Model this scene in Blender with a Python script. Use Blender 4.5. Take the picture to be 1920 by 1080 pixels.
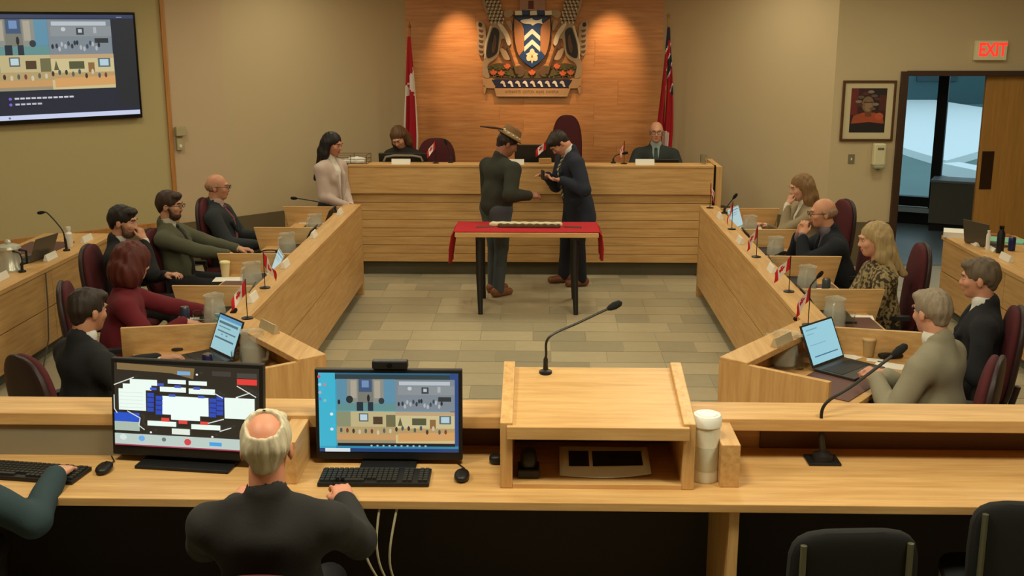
import bpy, bmesh, math, random
import numpy as np
from mathutils import Matrix, Vector, Euler
PI = math.pi
def R(d): return math.radians(d)
for o in list(bpy.data.objects): bpy.data.objects.remove(o)
SC = bpy.context.scene
COL = SC.collection
random.seed(7)

# ------------------------------------------------------------------ camera
CAM_H, FPX, PITCH, YAW = 2.65, 2075.0, R(13.4), R(1.38)
cam = bpy.data.objects.new('camera', bpy.data.cameras.new('camera'))
cam.data.sensor_width = 36.0
cam.data.lens = FPX / 1920 * 36.0
cam.location = (0, 0, CAM_H)
cam.rotation_euler = (PI / 2 - PITCH, 0, YAW)
cam.data.clip_start = 0.05
COL.objects.link(cam)
SC.camera = cam
def ray(x, y):                       # photo pixel -> world direction, for measuring where things stand
    v = ((x - 960) / FPX, 1.0, -(y - 540) / FPX)
    c, s = math.cos(PITCH), math.sin(PITCH)
    f = v[1] * c + v[2] * s; u = -v[1] * s + v[2] * c
    c, s = math.cos(YAW), math.sin(YAW)
    return Vector((v[0] * c - f * s, v[0] * s + f * c, u))
def at_h(x, y, h):
    d = ray(x, y); t = (h - CAM_H) / d.z
    return Vector((d.x * t, d.y * t, h))
def at_y(x, y, Y):
    d = ray(x, y); t = Y / d.y
    return Vector((d.x * t, Y, CAM_H + d.z * t))

# ------------------------------------------------------------------ world, exposure
W = bpy.data.worlds.new('world'); SC.world = W; W.use_nodes = True
bg = W.node_tree.nodes['Background']
bg.inputs[0].default_value = (0.60, 0.80, 0.92, 1); bg.inputs[1].default_value = 0.62
vs = SC.view_settings
vs.view_transform = 'Standard'; vs.look = 'None'; vs.gamma = 1.0; vs.exposure = 1.0
vs.use_curve_mapping = False

# ------------------------------------------------------------------ room lights (ceiling luminaires are built later round these)
CEIL = 3.35
LAMP_COL = (1.0, 0.96, 0.74)
LAMPS = [(-1.3, 6.2), (1.1, 6.2), (-1.3, 8.6), (1.1, 8.6), (-1.3, 10.9), (1.1, 10.9),
         (-3.9, 7.4), (3.7, 7.4), (-3.7, 10.0), (3.6, 10.4), (-2.0, 3.4), (0.0, 3.6), (2.0, 3.4), (-2.3, 12.1), (2.1, 12.1), (-5.6, 8.6), (5.2, 9.6)]  # lamps after the foreground row are unseen, added to brighten the walls
LAMP_W = [8, 8, 7, 7, 7, 7, 5, 6, 7, 8, 20, 21, 21, 5, 5, 6, 7]
def area_light(name, loc, size, power, col=LAMP_COL, rot=(0, 0, 0), spread=PI):
    l = bpy.data.lights.new(name, 'AREA'); l.shape = 'SQUARE'; l.size = size; l.energy = power; l.color = col
    l.spread = spread
    o = bpy.data.objects.new(name, l); COL.objects.link(o); o.location = loc; o.rotation_euler = rot
    return o
for (x, y), w in zip(LAMPS, LAMP_W):
    area_light('ceiling_lamp_light', (x, y, CEIL - 0.06), 0.55, w)
SPOTS = [(-1.02, 13.62, 46), (0.90, 13.62, 46), (-0.09, 13.40, 64)]  # outer pair makes the wall scallops; central spot is added to brighten the crest
for x, y, e in SPOTS:
    l = bpy.data.lights.new('wall_spot_light', 'SPOT'); l.energy = e; l.color = (1.0, 0.66, 0.39)
    l.spot_size = R(48); l.spot_blend = 1.0; l.shadow_soft_size = 0.04
    o = bpy.data.objects.new('wall_spot_light', l); COL.objects.link(o)
    o.location = (x, y, CEIL - 0.1); o.rotation_euler = (R(33), 0, 0)
# ------------------------------------------------------------------ mesh helpers
def lin(c):
    return tuple((v / 255 / 12.92) if v / 255 <= 0.04045 else (((v / 255) + 0.055) / 1.055) ** 2.4 for v in c)
class MB:
    def __init__(s): s.v = []; s.f = []; s.m = []; s.c = []
    def add(s, vs, fs, mi=0, M=None):
        b = len(s.v)
        s.v += [tuple(M @ Vector(p)) if M is not None else tuple(p) for p in vs]
        s.f += [tuple(i + b for i in f) for f in fs]; s.m += [mi] * len(fs)
        return s
    def box(s, c, d, mi=0, rz=0, M=None):
        x, y, z = d[0] / 2, d[1] / 2, d[2] / 2
        vs = [(-x, -y, -z), (x, -y, -z), (x, y, -z), (-x, y, -z), (-x, -y, z), (x, -y, z), (x, y, z), (-x, y, z)]
        T = Matrix.Translation(c) @ Matrix.Rotation(rz, 4, 'Z')
        if M is not None: T = M @ T
        return s.add(vs, [(3, 2, 1, 0), (4, 5, 6, 7), (0, 1, 5, 4), (1, 2, 6, 5), (2, 3, 7, 6), (3, 0, 4, 7)], mi, T)
    def prism(s, poly, z0, z1, mi=0, M=None):
        n = len(poly)
        a = sum(poly[i][0] * poly[(i + 1) % n][1] - poly[(i + 1) % n][0] * poly[i][1] for i in range(n))
        if a < 0: poly = poly[::-1]
        vs = [(p[0], p[1], z0) for p in poly] + [(p[0], p[1], z1) for p in poly]
        fs = [tuple(range(n - 1, -1, -1)), tuple(range(n, 2 * n))] + [(i, (i + 1) % n, n + (i + 1) % n, n + i) for i in range(n)]
        return s.add(vs, fs, mi, M)
    def lathe(s, prof, seg=20, mi=0, c=(0, 0, 0), M=None):
        vs = []; fs = []; n = len(prof)
        for i in range(seg):
            a = 2 * PI * i / seg
            for r, z in prof: vs.append((c[0] + r * math.cos(a), c[1] + r * math.sin(a), c[2] + z))
        for i in range(seg):
            j = (i + 1) % seg
            for k in range(n - 1): fs.append((i * n + k, j * n + k, j * n + k + 1, i * n + k + 1))
        if prof[0][0] > 1e-6: fs.append(tuple(i * n for i in range(seg))[::-1])
        if prof[-1][0] > 1e-6: fs.append(tuple(i * n + n - 1 for i in range(seg)))
        return s.add(vs, fs, mi, M)
    def cyl(s, c, r, h, seg=20, mi=0, r2=None, M=None):
        return s.lathe([(r, 0), (r if r2 is None else r2, h)], seg, mi, c, M)
    def tube(s, pts, r, seg=8, mi=0, M=None):
        pts = [Vector(p) for p in pts]; n = len(pts)
        rs = r if isinstance(r, (list, tuple)) else [r] * n
        up = None; vs = []; fs = []
        for i, p in enumerate(pts):
            t = (pts[min(i + 1, n - 1)] - pts[max(i - 1, 0)]).normalized()
            if up is None: up = t.orthogonal().normalized()
            up = (up - t * up.dot(t)).normalized(); sd = t.cross(up)
            for k in range(seg):
                a = 2 * PI * k / seg
                vs.append(p + (up * math.cos(a) + sd * math.sin(a)) * rs[i])
        for i in range(n - 1):
            for k in range(seg):
                l = (k + 1) % seg
                fs.append((i * seg + k, i * seg + l, (i + 1) * seg + l, (i + 1) * seg + k))
        fs.append(tuple(range(seg))[::-1]); fs.append(tuple((n - 1) * seg + k for k in range(seg)))
        return s.add(vs, fs, mi, M)
    def ball(s, c, r, mi=0, seg=16, ring=10, e1=1.0, e2=1.0, M=None):
        def pw(v, e): return math.copysign(abs(v) ** e, v)
        vs = []; fs = []
        for i in range(ring + 1):
            t = -PI / 2 + PI * i / ring
            for k in range(seg):
                a = 2 * PI * k / seg
                vs.append((c[0] + r[0] * pw(math.cos(t), e1) * pw(math.cos(a), e2), c[1] + r[1] * pw(math.cos(t), e1) * pw(math.sin(a), e2), c[2] + r[2] * pw(math.sin(t), e1)))
        for i in range(ring):
            for k in range(seg):
                l = (k + 1) % seg
                fs.append((i * seg + k, i * seg + l, (i + 1) * seg + l, (i + 1) * seg + k))
        return s.add(vs, fs, mi, M)
    def quad(s, pts, mi=0, M=None):
        return s.add(pts, [tuple(range(len(pts)))], mi, M)
    def mesh(s, name, mats, smooth=False):
        me = bpy.data.meshes.new(name); me.from_pydata(s.v, [], s.f)
        for m in (mats if isinstance(mats, (list, tuple)) else [mats]): me.materials.append(m)
        me.polygons.foreach_set('material_index', s.m)
        if smooth:
            me.polygons.foreach_set('use_smooth', [True] * len(s.f)); me.set_sharp_from_angle(angle=R(38))
        if s.c:
            ca = me.color_attributes.new('Col', 'FLOAT_COLOR', 'CORNER')
            arr = []
            for f, c in zip(s.f, s.c): arr += list(c) * len(f)
            ca.data.foreach_set('color', arr)
        me.update(); return me
    def build(s, name, mats, parent=None, smooth=False, bevel=0.0, loc=None, rz=0.0):
        o = bpy.data.objects.new(name, s.mesh(name, mats, smooth)); COL.objects.link(o)
        if parent is not None: o.parent = parent
        if loc is not None: o.location = loc
        if rz: o.rotation_euler = (0, 0, rz)
        if bevel:
            b = o.modifiers.new('bevel', 'BEVEL'); b.width = bevel; b.segments = 2; b.limit_method = 'ANGLE'
        return o
def tag(o, label=None, cat=None, group=None, kind=None):
    for k, v in (('label', label), ('category', cat), ('group', group), ('kind', kind)):
        if v: o[k] = v
    return o
def thing(name, label, cat, loc=(0, 0, 0), rz=0.0, group=None):
    o = bpy.data.objects.new(name, None); COL.objects.link(o); o.empty_display_size = 0.1
    o.location = loc; o.rotation_euler = (0, 0, rz)
    return tag(o, label, cat, group)
def dup(root, loc=None, rz=None, label=None, group=None, parent=None):
    r = root.copy(); COL.objects.link(r)
    if parent is not None: r.parent = parent
    if loc is not None: r.location = loc
    if rz is not None: r.rotation_euler = (0, 0, rz)
    if label: r['label'] = label
    if group: r['group'] = group
    for ch in list(root.children):
        c = ch.copy(); COL.objects.link(c); c.parent = r
        for g in ch.children:
            d = g.copy(); COL.objects.link(d); d.parent = c
    return r
def struct(o, label=None):
    o['kind'] = 'structure'
    if label: o['label'] = label
    return o
def bez(p0, p1, p2, p3, n=14):
    p0, p1, p2, p3 = map(Vector, (p0, p1, p2, p3)); out = []
    for i in range(n + 1):
        t = i / n; u = 1 - t
        out.append(p0 * u ** 3 + p1 * 3 * u * u * t + p2 * 3 * u * t * t + p3 * t ** 3)
    return out

# ------------------------------------------------------------------ materials
MAT = {}
def mat(name, col, rough=0.6, metal=0.0, noise=0.0, nscale=60.0, bump=0.0, emit=0.0, trans=0.0, spec=0.5, ior=1.45, stretch=None, alpha=1.0):
    if name in MAT: return MAT[name]
    m = bpy.data.materials.new(name); m.use_nodes = True; nt = m.node_tree; b = nt.nodes['Principled BSDF']
    c = lin(col) + (1,)
    b.inputs['Base Color'].default_value = c; b.inputs['Roughness'].default_value = rough; b.inputs['Metallic'].default_value = metal
    b.inputs['Specular IOR Level'].default_value = spec; b.inputs['IOR'].default_value = ior
    b.inputs['Transmission Weight'].default_value = trans; b.inputs['Alpha'].default_value = alpha
    if emit:
        b.inputs['Emission Color'].default_value = c; b.inputs['Emission Strength'].default_value = emit
    if noise or bump:
        tc = nt.nodes.new('ShaderNodeTexCoord'); mp = nt.nodes.new('ShaderNodeMapping'); nz = nt.nodes.new('ShaderNodeTexNoise')
        nt.links.new(tc.outputs['Object'], mp.inputs[0]); nt.links.new(mp.outputs[0], nz.inputs['Vector'])
        nz.inputs['Scale'].default_value = nscale; nz.inputs['Detail'].default_value = 4
        if stretch: mp.inputs['Scale'].default_value = stretch
        if noise:
            mx = nt.nodes.new('ShaderNodeMix'); mx.data_type = 'RGBA'
            mx.inputs['A'].default_value = tuple(v * (1 - noise) for v in c[:3]) + (1,)
            mx.inputs['B'].default_value = tuple(min(1, v * (1 + noise)) for v in c[:3]) + (1,)
            nt.links.new(nz.outputs['Fac'], mx.inputs['Factor']); nt.links.new(mx.outputs['Result'], b.inputs['Base Color'])
        if bump:
            bp = nt.nodes.new('ShaderNodeBump'); bp.inputs['Strength'].default_value = bump; bp.inputs['Distance'].default_value = 0.004
            nt.links.new(nz.outputs['Fac'], bp.inputs['Height']); nt.links.new(bp.outputs['Normal'], b.inputs['Normal'])
    MAT[name] = m; return m
def wood(name, ca, cb, axis='x', rough=0.42, vary=0.0, scale=1.0):
    if name in MAT: return MAT[name]
    m = bpy.data.materials.new(name); m.use_nodes = True; nt = m.node_tree; b = nt.nodes['Principled BSDF']; L = nt.links.new
    tc = nt.nodes.new('ShaderNodeTexCoord'); mp = nt.nodes.new('ShaderNodeMapping'); nz = nt.nodes.new('ShaderNodeTexNoise')
    oi = nt.nodes.new('ShaderNodeObjectInfo'); va = nt.nodes.new('ShaderNodeVectorMath'); va.operation = 'ADD'
    cx = nt.nodes.new('ShaderNodeMath'); cx.operation = 'MULTIPLY'; cx.inputs[1].default_value = 37.0
    L(oi.outputs['Random'], cx.inputs[0]); L(tc.outputs['Object'], va.inputs[0]); L(cx.outputs[0], va.inputs[1])
    s = {'x': (1.1, 16, 16), 'y': (16, 1.1, 16), 'z': (16, 16, 1.1)}[axis]
    mp.inputs['Scale'].default_value = tuple(v * scale for v in s)
    L(va.outputs[0], mp.inputs[0]); L(mp.outputs[0], nz.inputs['Vector'])
    nz.inputs['Scale'].default_value = 2.2; nz.inputs['Detail'].default_value = 5; nz.inputs['Roughness'].default_value = 0.62
    rp = nt.nodes.new('ShaderNodeValToRGB'); rp.color_ramp.elements[0].position = 0.33; rp.color_ramp.elements[1].position = 0.72
    rp.color_ramp.elements[0].color = lin(ca) + (1,); rp.color_ramp.elements[1].color = lin(cb) + (1,)
    L(nz.outputs['Fac'], rp.inputs[0])
    out = rp.outputs[0]
    if vary:
        hs = nt.nodes.new('ShaderNodeHueSaturation'); mr = nt.nodes.new('ShaderNodeMapRange')
        mr.inputs['To Min'].default_value = 1 - vary; mr.inputs['To Max'].default_value = 1 + vary
        L(oi.outputs['Random'], mr.inputs['Value']); L(mr.outputs['Result'], hs.inputs['Value']); L(out, hs.inputs['Color']); out = hs.outputs[0]
    L(out, b.inputs['Base Color']); b.inputs['Roughness'].default_value = rough
    bp = nt.nodes.new('ShaderNodeBump'); bp.inputs['Strength'].default_value = 0.05; bp.inputs['Distance'].default_value = 0.002
    L(nz.outputs['Fac'], bp.inputs['Height']); L(bp.outputs['Normal'], b.inputs['Normal'])
    MAT[name] = m; return m
def colattr(name, emit=0.0, rough=0.5):
    if name in MAT: return MAT[name]
    m = bpy.data.materials.new(name); m.use_nodes = True; nt = m.node_tree; b = nt.nodes['Principled BSDF']
    a = nt.nodes.new('ShaderNodeAttribute'); a.attribute_name = 'Col'; b.inputs['Roughness'].default_value = rough
    if emit:
        b.inputs['Base Color'].default_value = (0.01, 0.01, 0.01, 1)
        nt.links.new(a.outputs['Color'], b.inputs['Emission Color']); b.inputs['Emission Strength'].default_value = emit
    else: nt.links.new(a.outputs['Color'], b.inputs['Base Color'])
    MAT[name] = m; return m
WA, WB = (191, 145, 87), (218, 176, 116)
WX = wood('maple_x', WA, WB, 'x'); WY = wood('maple_y', WA, WB, 'y'); WZ = wood('maple_z', WA, WB, 'z')
WPL = wood('feature_plank', (186, 120, 62), (216, 152, 90), 'x', 0.5, 0.07)
WDOOR = wood('oak_door', (156, 110, 48), (178, 128, 60), 'z', 0.5)
WALL = mat('painted_wall', (196, 176, 138), 0.85, noise=0.02, nscale=3)
WALL_P = mat('painted_wall_warm', (198, 174, 140), 0.85, noise=0.02, nscale=3)
FABW = mat('olive_wall_fabric', (184, 168, 122), 0.95, noise=0.03, nscale=200, bump=0.1)
WAIN = mat('wainscot_carpet', (104, 90, 66), 0.95, noise=0.1, nscale=150, bump=0.2)
CEILM = mat('ceiling_white', (225, 218, 200), 0.9)
BLACK = mat('black_plastic', (22, 21, 20), 0.45)
BLACKG = mat('black_gloss', (14, 14, 14), 0.2)
DKMET = mat('dark_metal', (38, 34, 28), 0.4, 0.6)
CHROME = mat('chrome', (190, 190, 190), 0.2, 1.0)
WHITE = mat('white_plastic', (232, 228, 214), 0.45)
PAPER = mat('paper', (236, 232, 220), 0.8)
MAROON = mat('maroon_upholstery', (78, 23, 28), 0.85, noise=0.12, nscale=220, bump=0.15)
SHELL = mat('chair_shell', (46, 30, 30), 0.5)
PAD = mat('desk_pad_brown', (98, 66, 58), 0.6)
GLASS = mat('clear_glass', (240, 244, 240), 0.06, trans=1.0, ior=1.3)
JUGM = mat('pitcher_glass', (206, 206, 190), 0.12, alpha=0.30)
WATER = mat('water', (190, 190, 176), 0.1, alpha=0.30)
SCREEN = colattr('screen_image', 0.5, 0.3)
PRINT = colattr('printed_colour', 0.0, 0.6)
def draw(rects, w, h, z=0.0, M=None, flip=False):
    """flat picture: (x0,y0,x1,y1,colour) in 0..1 (y down), or ('p',[(x,y)..],colour), ('e',cx,cy,rx,ry,colour); each later item a hair nearer"""
    b = MB()
    for i, r in enumerate(rects):
        d = z + 0.0003 * i
        if r[0] == 'p': pts = r[1]; c = r[2]
        elif r[0] == 'e': pts = [(r[1] + r[3] * math.cos(a * PI / 9), r[2] + r[4] * math.sin(a * PI / 9)) for a in range(18)]; c = r[5]
        elif r[0] == 'l':
            (x0, y0), (x1, y1), t, c = r[1], r[2], r[3], r[4]
            dx, dy = (x1 - x0) * w, (y1 - y0) * h; n = math.hypot(dx, dy); px, py = -dy / n * t / w, dx / n * t / h
            pts = [(x0 + px, y0 + py), (x1 + px, y1 + py), (x1 - px, y1 - py), (x0 - px, y0 - py)]
        else: x0, y0, x1, y1, c = r; pts = [(x0, y0), (x1, y0), (x1, y1), (x0, y1)]
        P = [((p[0] - 0.5) * w, (0.5 - p[1]) * h, d) for p in pts]
        a = sum(P[k][0] * P[(k + 1) % len(P)][1] - P[(k + 1) % len(P)][0] * P[k][1] for k in range(len(P)))
        b.quad(P if a > 0 else P[::-1], 0, M); b.c.append(lin(c) + (1,))
    return b
STAND = Matrix.Rotation(PI / 2, 4, 'X')        # picture plane XY -> upright XZ, facing -Y
# ------------------------------------------------------------------ the room
FWY = 14.3                                   # feature wall plane
CX = -0.084                                  # centre line of the chamber
def wall_seg(name, p0, p1, z0, z1, m, t=0.14, parent=None):
    """inner face runs p0->p1, body grows to the right of that direction"""
    p0, p1 = Vector((p0[0], p0[1])), Vector((p1[0], p1[1])); d = (p1 - p0).normalized(); n = Vector((d.y, -d.x)) * t
    b = MB().prism([tuple(p0), tuple(p1), tuple(p1 + n), tuple(p0 + n)], z0, z1)
    o = b.build(name, m, parent)
    if parent is None: struct(o)
    return o
TVO, TVE = Vector((-4.0, 12.03)), Vector((-0.7507, -0.6606))
TVF = TVO + TVE * 6.0
wall_seg('wall_back', (1.56, FWY), (-1.70, FWY), 0, CEIL, mat('wall_backing', (120, 80, 45), 0.9))
wall_seg('wall_back_left', (-1.62, FWY + 0.04), (-3.5, 12.45), 0, CEIL, WALL)
wall_seg('wall_left_return', (-3.5, 12.45), tuple(TVO), 0, CEIL, WALL_P)
wall_seg('wall_left', tuple(TVO), tuple(TVF), 0, CEIL, FABW)
wall_seg('wall_left_side', tuple(TVF), (TVF.x, -1.2), 0, CEIL, WALL)
wall_seg('wall_rear', (TVF.x, -1.2), (8.5, -1.2), 0, CEIL, WALL)
wall_seg('wall_right_side', (8.5, -1.2), (8.5, 12.3), 0, CEIL, WALL)
wall_seg('wall_back_right', (3.21, 12.3), (1.5, FWY + 0.04), 0, CEIL, WALL)
DX0, DX1, DZ = 3.985, 5.76, 2.115             # doorway
wr = MB(); wr.box(((3.21 + DX0) / 2, 12.37, CEIL / 2), (DX0 - 3.21, 0.14, CEIL)); wr.box(((DX1 + 8.5) / 2, 12.37, CEIL / 2), (8.5 - DX1, 0.14, CEIL))
wr.box(((DX0 + DX1) / 2, 12.37, (DZ + CEIL) / 2), (DX1 - DX0, 0.14, CEIL - DZ))
struct(wr.build('wall_right', WALL))
# dark wainscot strips along the walls
def strip(name, p0, p1, h, m, t=0.02):
    p0, p1 = Vector(p0), Vector(p1); d = (p1 - p0).normalized(); n = Vector((-d.y, d.x)) * t
    struct(MB().prism([tuple(p0), tuple(p1), tuple(p1 + n), tuple(p0 + n)], 0, h).build(name, m))
strip('baseboard_back_left', (-1.66, FWY - 0.0), (-3.5, 12.45), 0.5, WAIN)
strip('baseboard_left_return', (-3.5, 12.45), TVO, 0.5, WAIN)
strip('baseboard_left', TVO, TVF, 0.49, WAIN)
strip('baseboard_right', (DX0 - 0.07, 12.3), (3.21, 12.3), 0.5, WAIN)
strip('baseboard_back_right', (3.21, 12.3), (1.54, FWY), 0.5, WAIN)
# wood trims of the fabric wall
if (Vector((0, 5)) - TVO).dot(Vector((TVE.y, -TVE.x))) > 0: TVN = Vector((TVE.y, -TVE.x))
else: TVN = Vector((-TVE.y, TVE.x))
def on_tv(s, out, z):
    p = TVO + TVE * s + TVN * out
    return Vector((p.x, p.y, z))
TVM = Matrix((( -TVE.x, TVN.x * -1, 0, TVO.x), (-TVE.y, TVN.y * -1, 0, TVO.y), (0, 0, 1, 0), (0, 0, 0, 1)))   # local x towards the corner, -y into the room
TRIM = wood('trim_wood', (170, 112, 52), (196, 138, 74), 'z')
struct(MB().box((-0.02, -0.012, 1.9), (0.045, 0.03, 2.85), M=TVM).build('trim_1', TRIM))
struct(MB().box((-3.0, -0.014, 0.51), (6.0, 0.035, 0.05), M=TVM).build('trim_2', TRIM))
struct(MB().box((0, 7.0, CEIL + 0.05), (17.4, 18.0, 0.1)).build('ceiling', CEILM))
# floor: grout bed + separate stone tiles
flm = mat('floor_stone_far', (170, 160, 132), 0.45, noise=0.08, nscale=6)
floor = struct(MB().box((0, 7.5, -0.054), (17.4, 19, 0.1)).build('floor', flm))
TCOL = [(176, 164, 133), (166, 156, 128), (184, 171, 139), (159, 150, 124)]
tm = [mat('stone_tile_%d' % i, c, 0.42, noise=0.09, nscale=9, bump=0.03) for i, c in enumerate(TCOL)]
tiles = {}
def tile(x0, y0, lx, ly):
    k = (round(lx, 2), round(ly, 2), random.choice([0, 0, 1, 1, 2, 2, 3]))
    if k not in tiles: tiles[k] = MB().box((0, 0, -0.004), (k[0] - 0.006, k[1] - 0.006, 0.008)).mesh('tile', tm[k[2]])
    o = bpy.data.objects.new('tile', tiles[k]); COL.objects.link(o); o.parent = floor
    o.location = (x0 + lx / 2, y0 + ly / 2, random.uniform(-0.0006, 0.0))
def tile_field(xa, xb, ya, yb, ly=0.305):
    y = ya
    while y < yb - 0.01:
        x = xa
        while x < xb - 0.02:
            l = random.choice([0.305, 0.457, 0.457, 0.61])
            if xb - x - l < 0.2: l = xb - x
            tile(x, y, l, ly); x += l
        y += ly
tile_field(-1.87, 1.70, 5.2, 11.76)
tile_field(-3.9, -2.6, 9.2, 11.9); tile_field(2.75, 3.85, 5.3, 11.4)
# timber feature wall, board by board
wb = bpy.data.objects['wall_back']
z = 0.3; pm = {}
while z < CEIL - 0.02:
    h = min(0.166, CEIL - z); x = -1.70
    while x < 1.55:
        l = random.choice([0.9, 1.2, 1.5, 1.8])
        if 1.56 - x - l < 0.4: l = 1.56 - x
        k = (round(l, 2), round(h, 2))
        if k not in pm: pm[k] = MB().box((0, 0, 0), (k[0] - 0.002, 0.03, k[1] - 0.004)).mesh('plank', WPL)
        o = bpy.data.objects.new('plank', pm[k]); COL.objects.link(o); o.parent = wb
        o.location = (x + l / 2, FWY - 0.012 - random.uniform(0, 0.0015), z + h / 2); x += l
    z += 0.166
# raised floor behind the dais
struct(MB().box((-0.1, 13.05, 0.125), (3.9, 2.5, 0.25)).build('floor_platform', mat('platform_carpet', (92, 80, 62), 0.95)))
# doorway: frame, closed leaf, corridor with its window
FR = mat('dark_brown_frame', (62, 40, 24), 0.5)
df = MB(); df.box((DX0 - 0.03, 12.35, DZ / 2 + 0.02), (0.075, 0.2, DZ + 0.04)); df.box((DX1 + 0.03, 12.35, DZ / 2 + 0.02), (0.075, 0.2, DZ + 0.04))
df.box(((DX0 + DX1) / 2, 12.35, DZ + 0.02), (DX1 - DX0, 0.2, 0.055))
struct(df.build('trim_3', FR, bevel=0.004))
door = struct(MB().box(((4.86 + DX1) / 2, 12.36, DZ / 2 - 0.005), (DX1 - 4.86, 0.045, DZ - 0.01)).build('door_1', WDOOR, bevel=0.003), 'oak door leaf with dark push plate')
MB().box((4.955, 12.332, 1.08), (0.13, 0.008, 0.42)).build('push_plate', mat('bronze_plate', (58, 36, 18), 0.4, 0.5), door, bevel=0.003)
hb = mat('corridor_wall', (120, 126, 120), 0.9)
HO, HE = Vector((4.92, 15.14)), Vector((0.905, -0.425))
def hp(s, o=0.0):
    p = HO + HE * s + Vector((HE.y, -HE.x)) * o * 1.0; return p
HM = Matrix(((HE.x, -HE.y, 0, HO.x), (HE.y, HE.x, 0, HO.y), (0, 0, 1, 0), (0, 0, 0, 1)))      # x along the window wall, +y outside
hw = MB(); hw.box((-1.3, 0.08, 1.3), (2.0, 0.16, 2.6), M=HM); hw.box((2.9, 0.08, 1.3), (3.4, 0.16, 2.6), M=HM)
hw.box((0.45, 0.08, 2.5), (1.5, 0.16, 0.2), M=HM)
struct(hw.build('wall_corridor', hb))
struct(MB().box((5.9, 13.6, 2.65), (5.4, 2.4, 0.1)).build('ceiling_corridor', CEILM))
struct(MB().box((5.8, 14.0, -0.002), (5.2, 3.3, 0.012)).build('floor_corridor', mat('corridor_floor', (120, 130, 128), 0.35, noise=0.1, nscale=5)))
struct(MB().box((3.45, 13.7, 1.3), (0.1, 2.6, 2.6)).build('wall_corridor_end', hb))
wf = MB()
for s, w in ((-0.16, 0.12), (0.46, 0.13), (1.12, 0.14)): wf.box((s, 0.03, 1.25), (w, 0.14, 2.5), M=HM)
for zz, hh in ((0.08, 0.16), (0.31, 0.13), (2.42, 0.12)): wf.box((0.48, 0.03, zz), (1.4, 0.13, hh), M=HM)
win = struct(wf.build('window_1', mat('black_aluminium', (16, 15, 20), 0.4)), 'corridor window with black aluminium mullions')
MB().box((0.48, -0.06, 0.205), (1.4, 0.2, 0.05), M=HM).build('window_sill', mat('pale_sill', (190, 200, 200), 0.3), win)
for s0, s1 in ((-0.10, 0.395), (0.525, 1.05)):
    MB().box(((s0 + s1) / 2, 0.06, 1.36), (s1 - s0, 0.008, 2.0), M=HM).build('pane', mat('window_glass', (235, 245, 245), 0.0, trans=1.0, ior=1.02), win)
rc = thing('radiator_cover', 'grey metal radiator cover box below the corridor window', 'radiator')
MB().box((0.86, -0.30, 0.38), (0.80, 0.42, 0.54), M=HM).build('casing', mat('radiator_grey', (112, 108, 92), 0.6), rc, bevel=0.006)
MB().box((0.86, -0.30, 0.665), (0.82, 0.44, 0.03), M=HM).build('top', mat('radiator_top', (150, 158, 158), 0.4), rc, bevel=0.004)
MB().box((0.86, -0.28, 0.055), (0.78, 0.36, 0.11), M=HM).build('plinth', BLACK, rc)
# outdoors seen through that window
struct(MB().box((20, 42, -0.35), (90, 53.0, 0.5)).build('ground_outside', mat('wet_pavement', (98, 128, 126), 0.6, noise=0.15, nscale=0.6)))
SNOW = mat('snow', (240, 246, 246), 0.7)
sb = MB().prism([(7.9, 24.0), (8.0, 21.9), (9.6, 24.0), (14.5, 33.0), (14, 40), (9, 40)], -0.1, 0.05).build('snow_field', SNOW)
tag(sb, 'wide white snow field beyond the corridor window', 'snow', kind='stuff')
tag(MB().prism([(7.55, 20.9), (7.95, 21.1), (8.2, 20.2), (7.9, 19.4)], -0.1, 0.12).build('snow_ridge', SNOW), 'narrow white snow ridge along the wet pavement outside', 'snow', kind='stuff')
ob = thing('distant_building', 'dark teal building across the snow outside the window', 'building', (14, 42, -0.1))
MB().box((0, 0, 4), (22, 4, 8)).build('wall', mat('teal_facade', (62, 92, 96), 0.8, noise=0.2, nscale=0.5), ob)
for i in range(7): MB().box((-9 + i * 3, -2.02, 1.6), (1.4, 0.08, 1.6)).build('window', mat('far_window', (44, 66, 72), 0.3), ob)
# ceiling luminaires
lproto = None
for x, y in LAMPS:
    if lproto is None:
        lproto = thing('ceiling_light', 'unseen square recessed ceiling light panel', 'light', (x, y, CEIL), group='ceiling light panels')
        f = MB()
        for dx, dy, sx, sy in ((-0.31, 0, 0.03, 0.65), (0.31, 0, 0.03, 0.65), (0, -0.31, 0.59, 0.03), (0, 0.31, 0.59, 0.03)): f.box((dx, dy, -0.015), (sx, sy, 0.03))
        f.build('frame', WHITE, lproto)
        MB().box((0, 0, -0.006), (0.59, 0.59, 0.01)).build('diffuser', mat('lit_diffuser', (255, 236, 196), 0.5, emit=2.0), lproto)
    else: dup(lproto, (x, y, CEIL))  # panels round the added wall lamps are made up along with them
sp = None
for x, y, e in SPOTS:
    if sp is None:
        sp = thing('ceiling_spotlight', 'small round unseen ceiling spotlight washing the timber wall', 'light', (x, y, CEIL), group='spotlights over the timber wall')
        MB().lathe([(0.05, 0), (0.06, -0.07), (0.055, -0.07), (0.045, -0.01)], 20).build('housing', DKMET, sp, smooth=True)
    else: dup(sp, (x, y, CEIL))  # last copy is a made-up housing for the added crest spot
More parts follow.
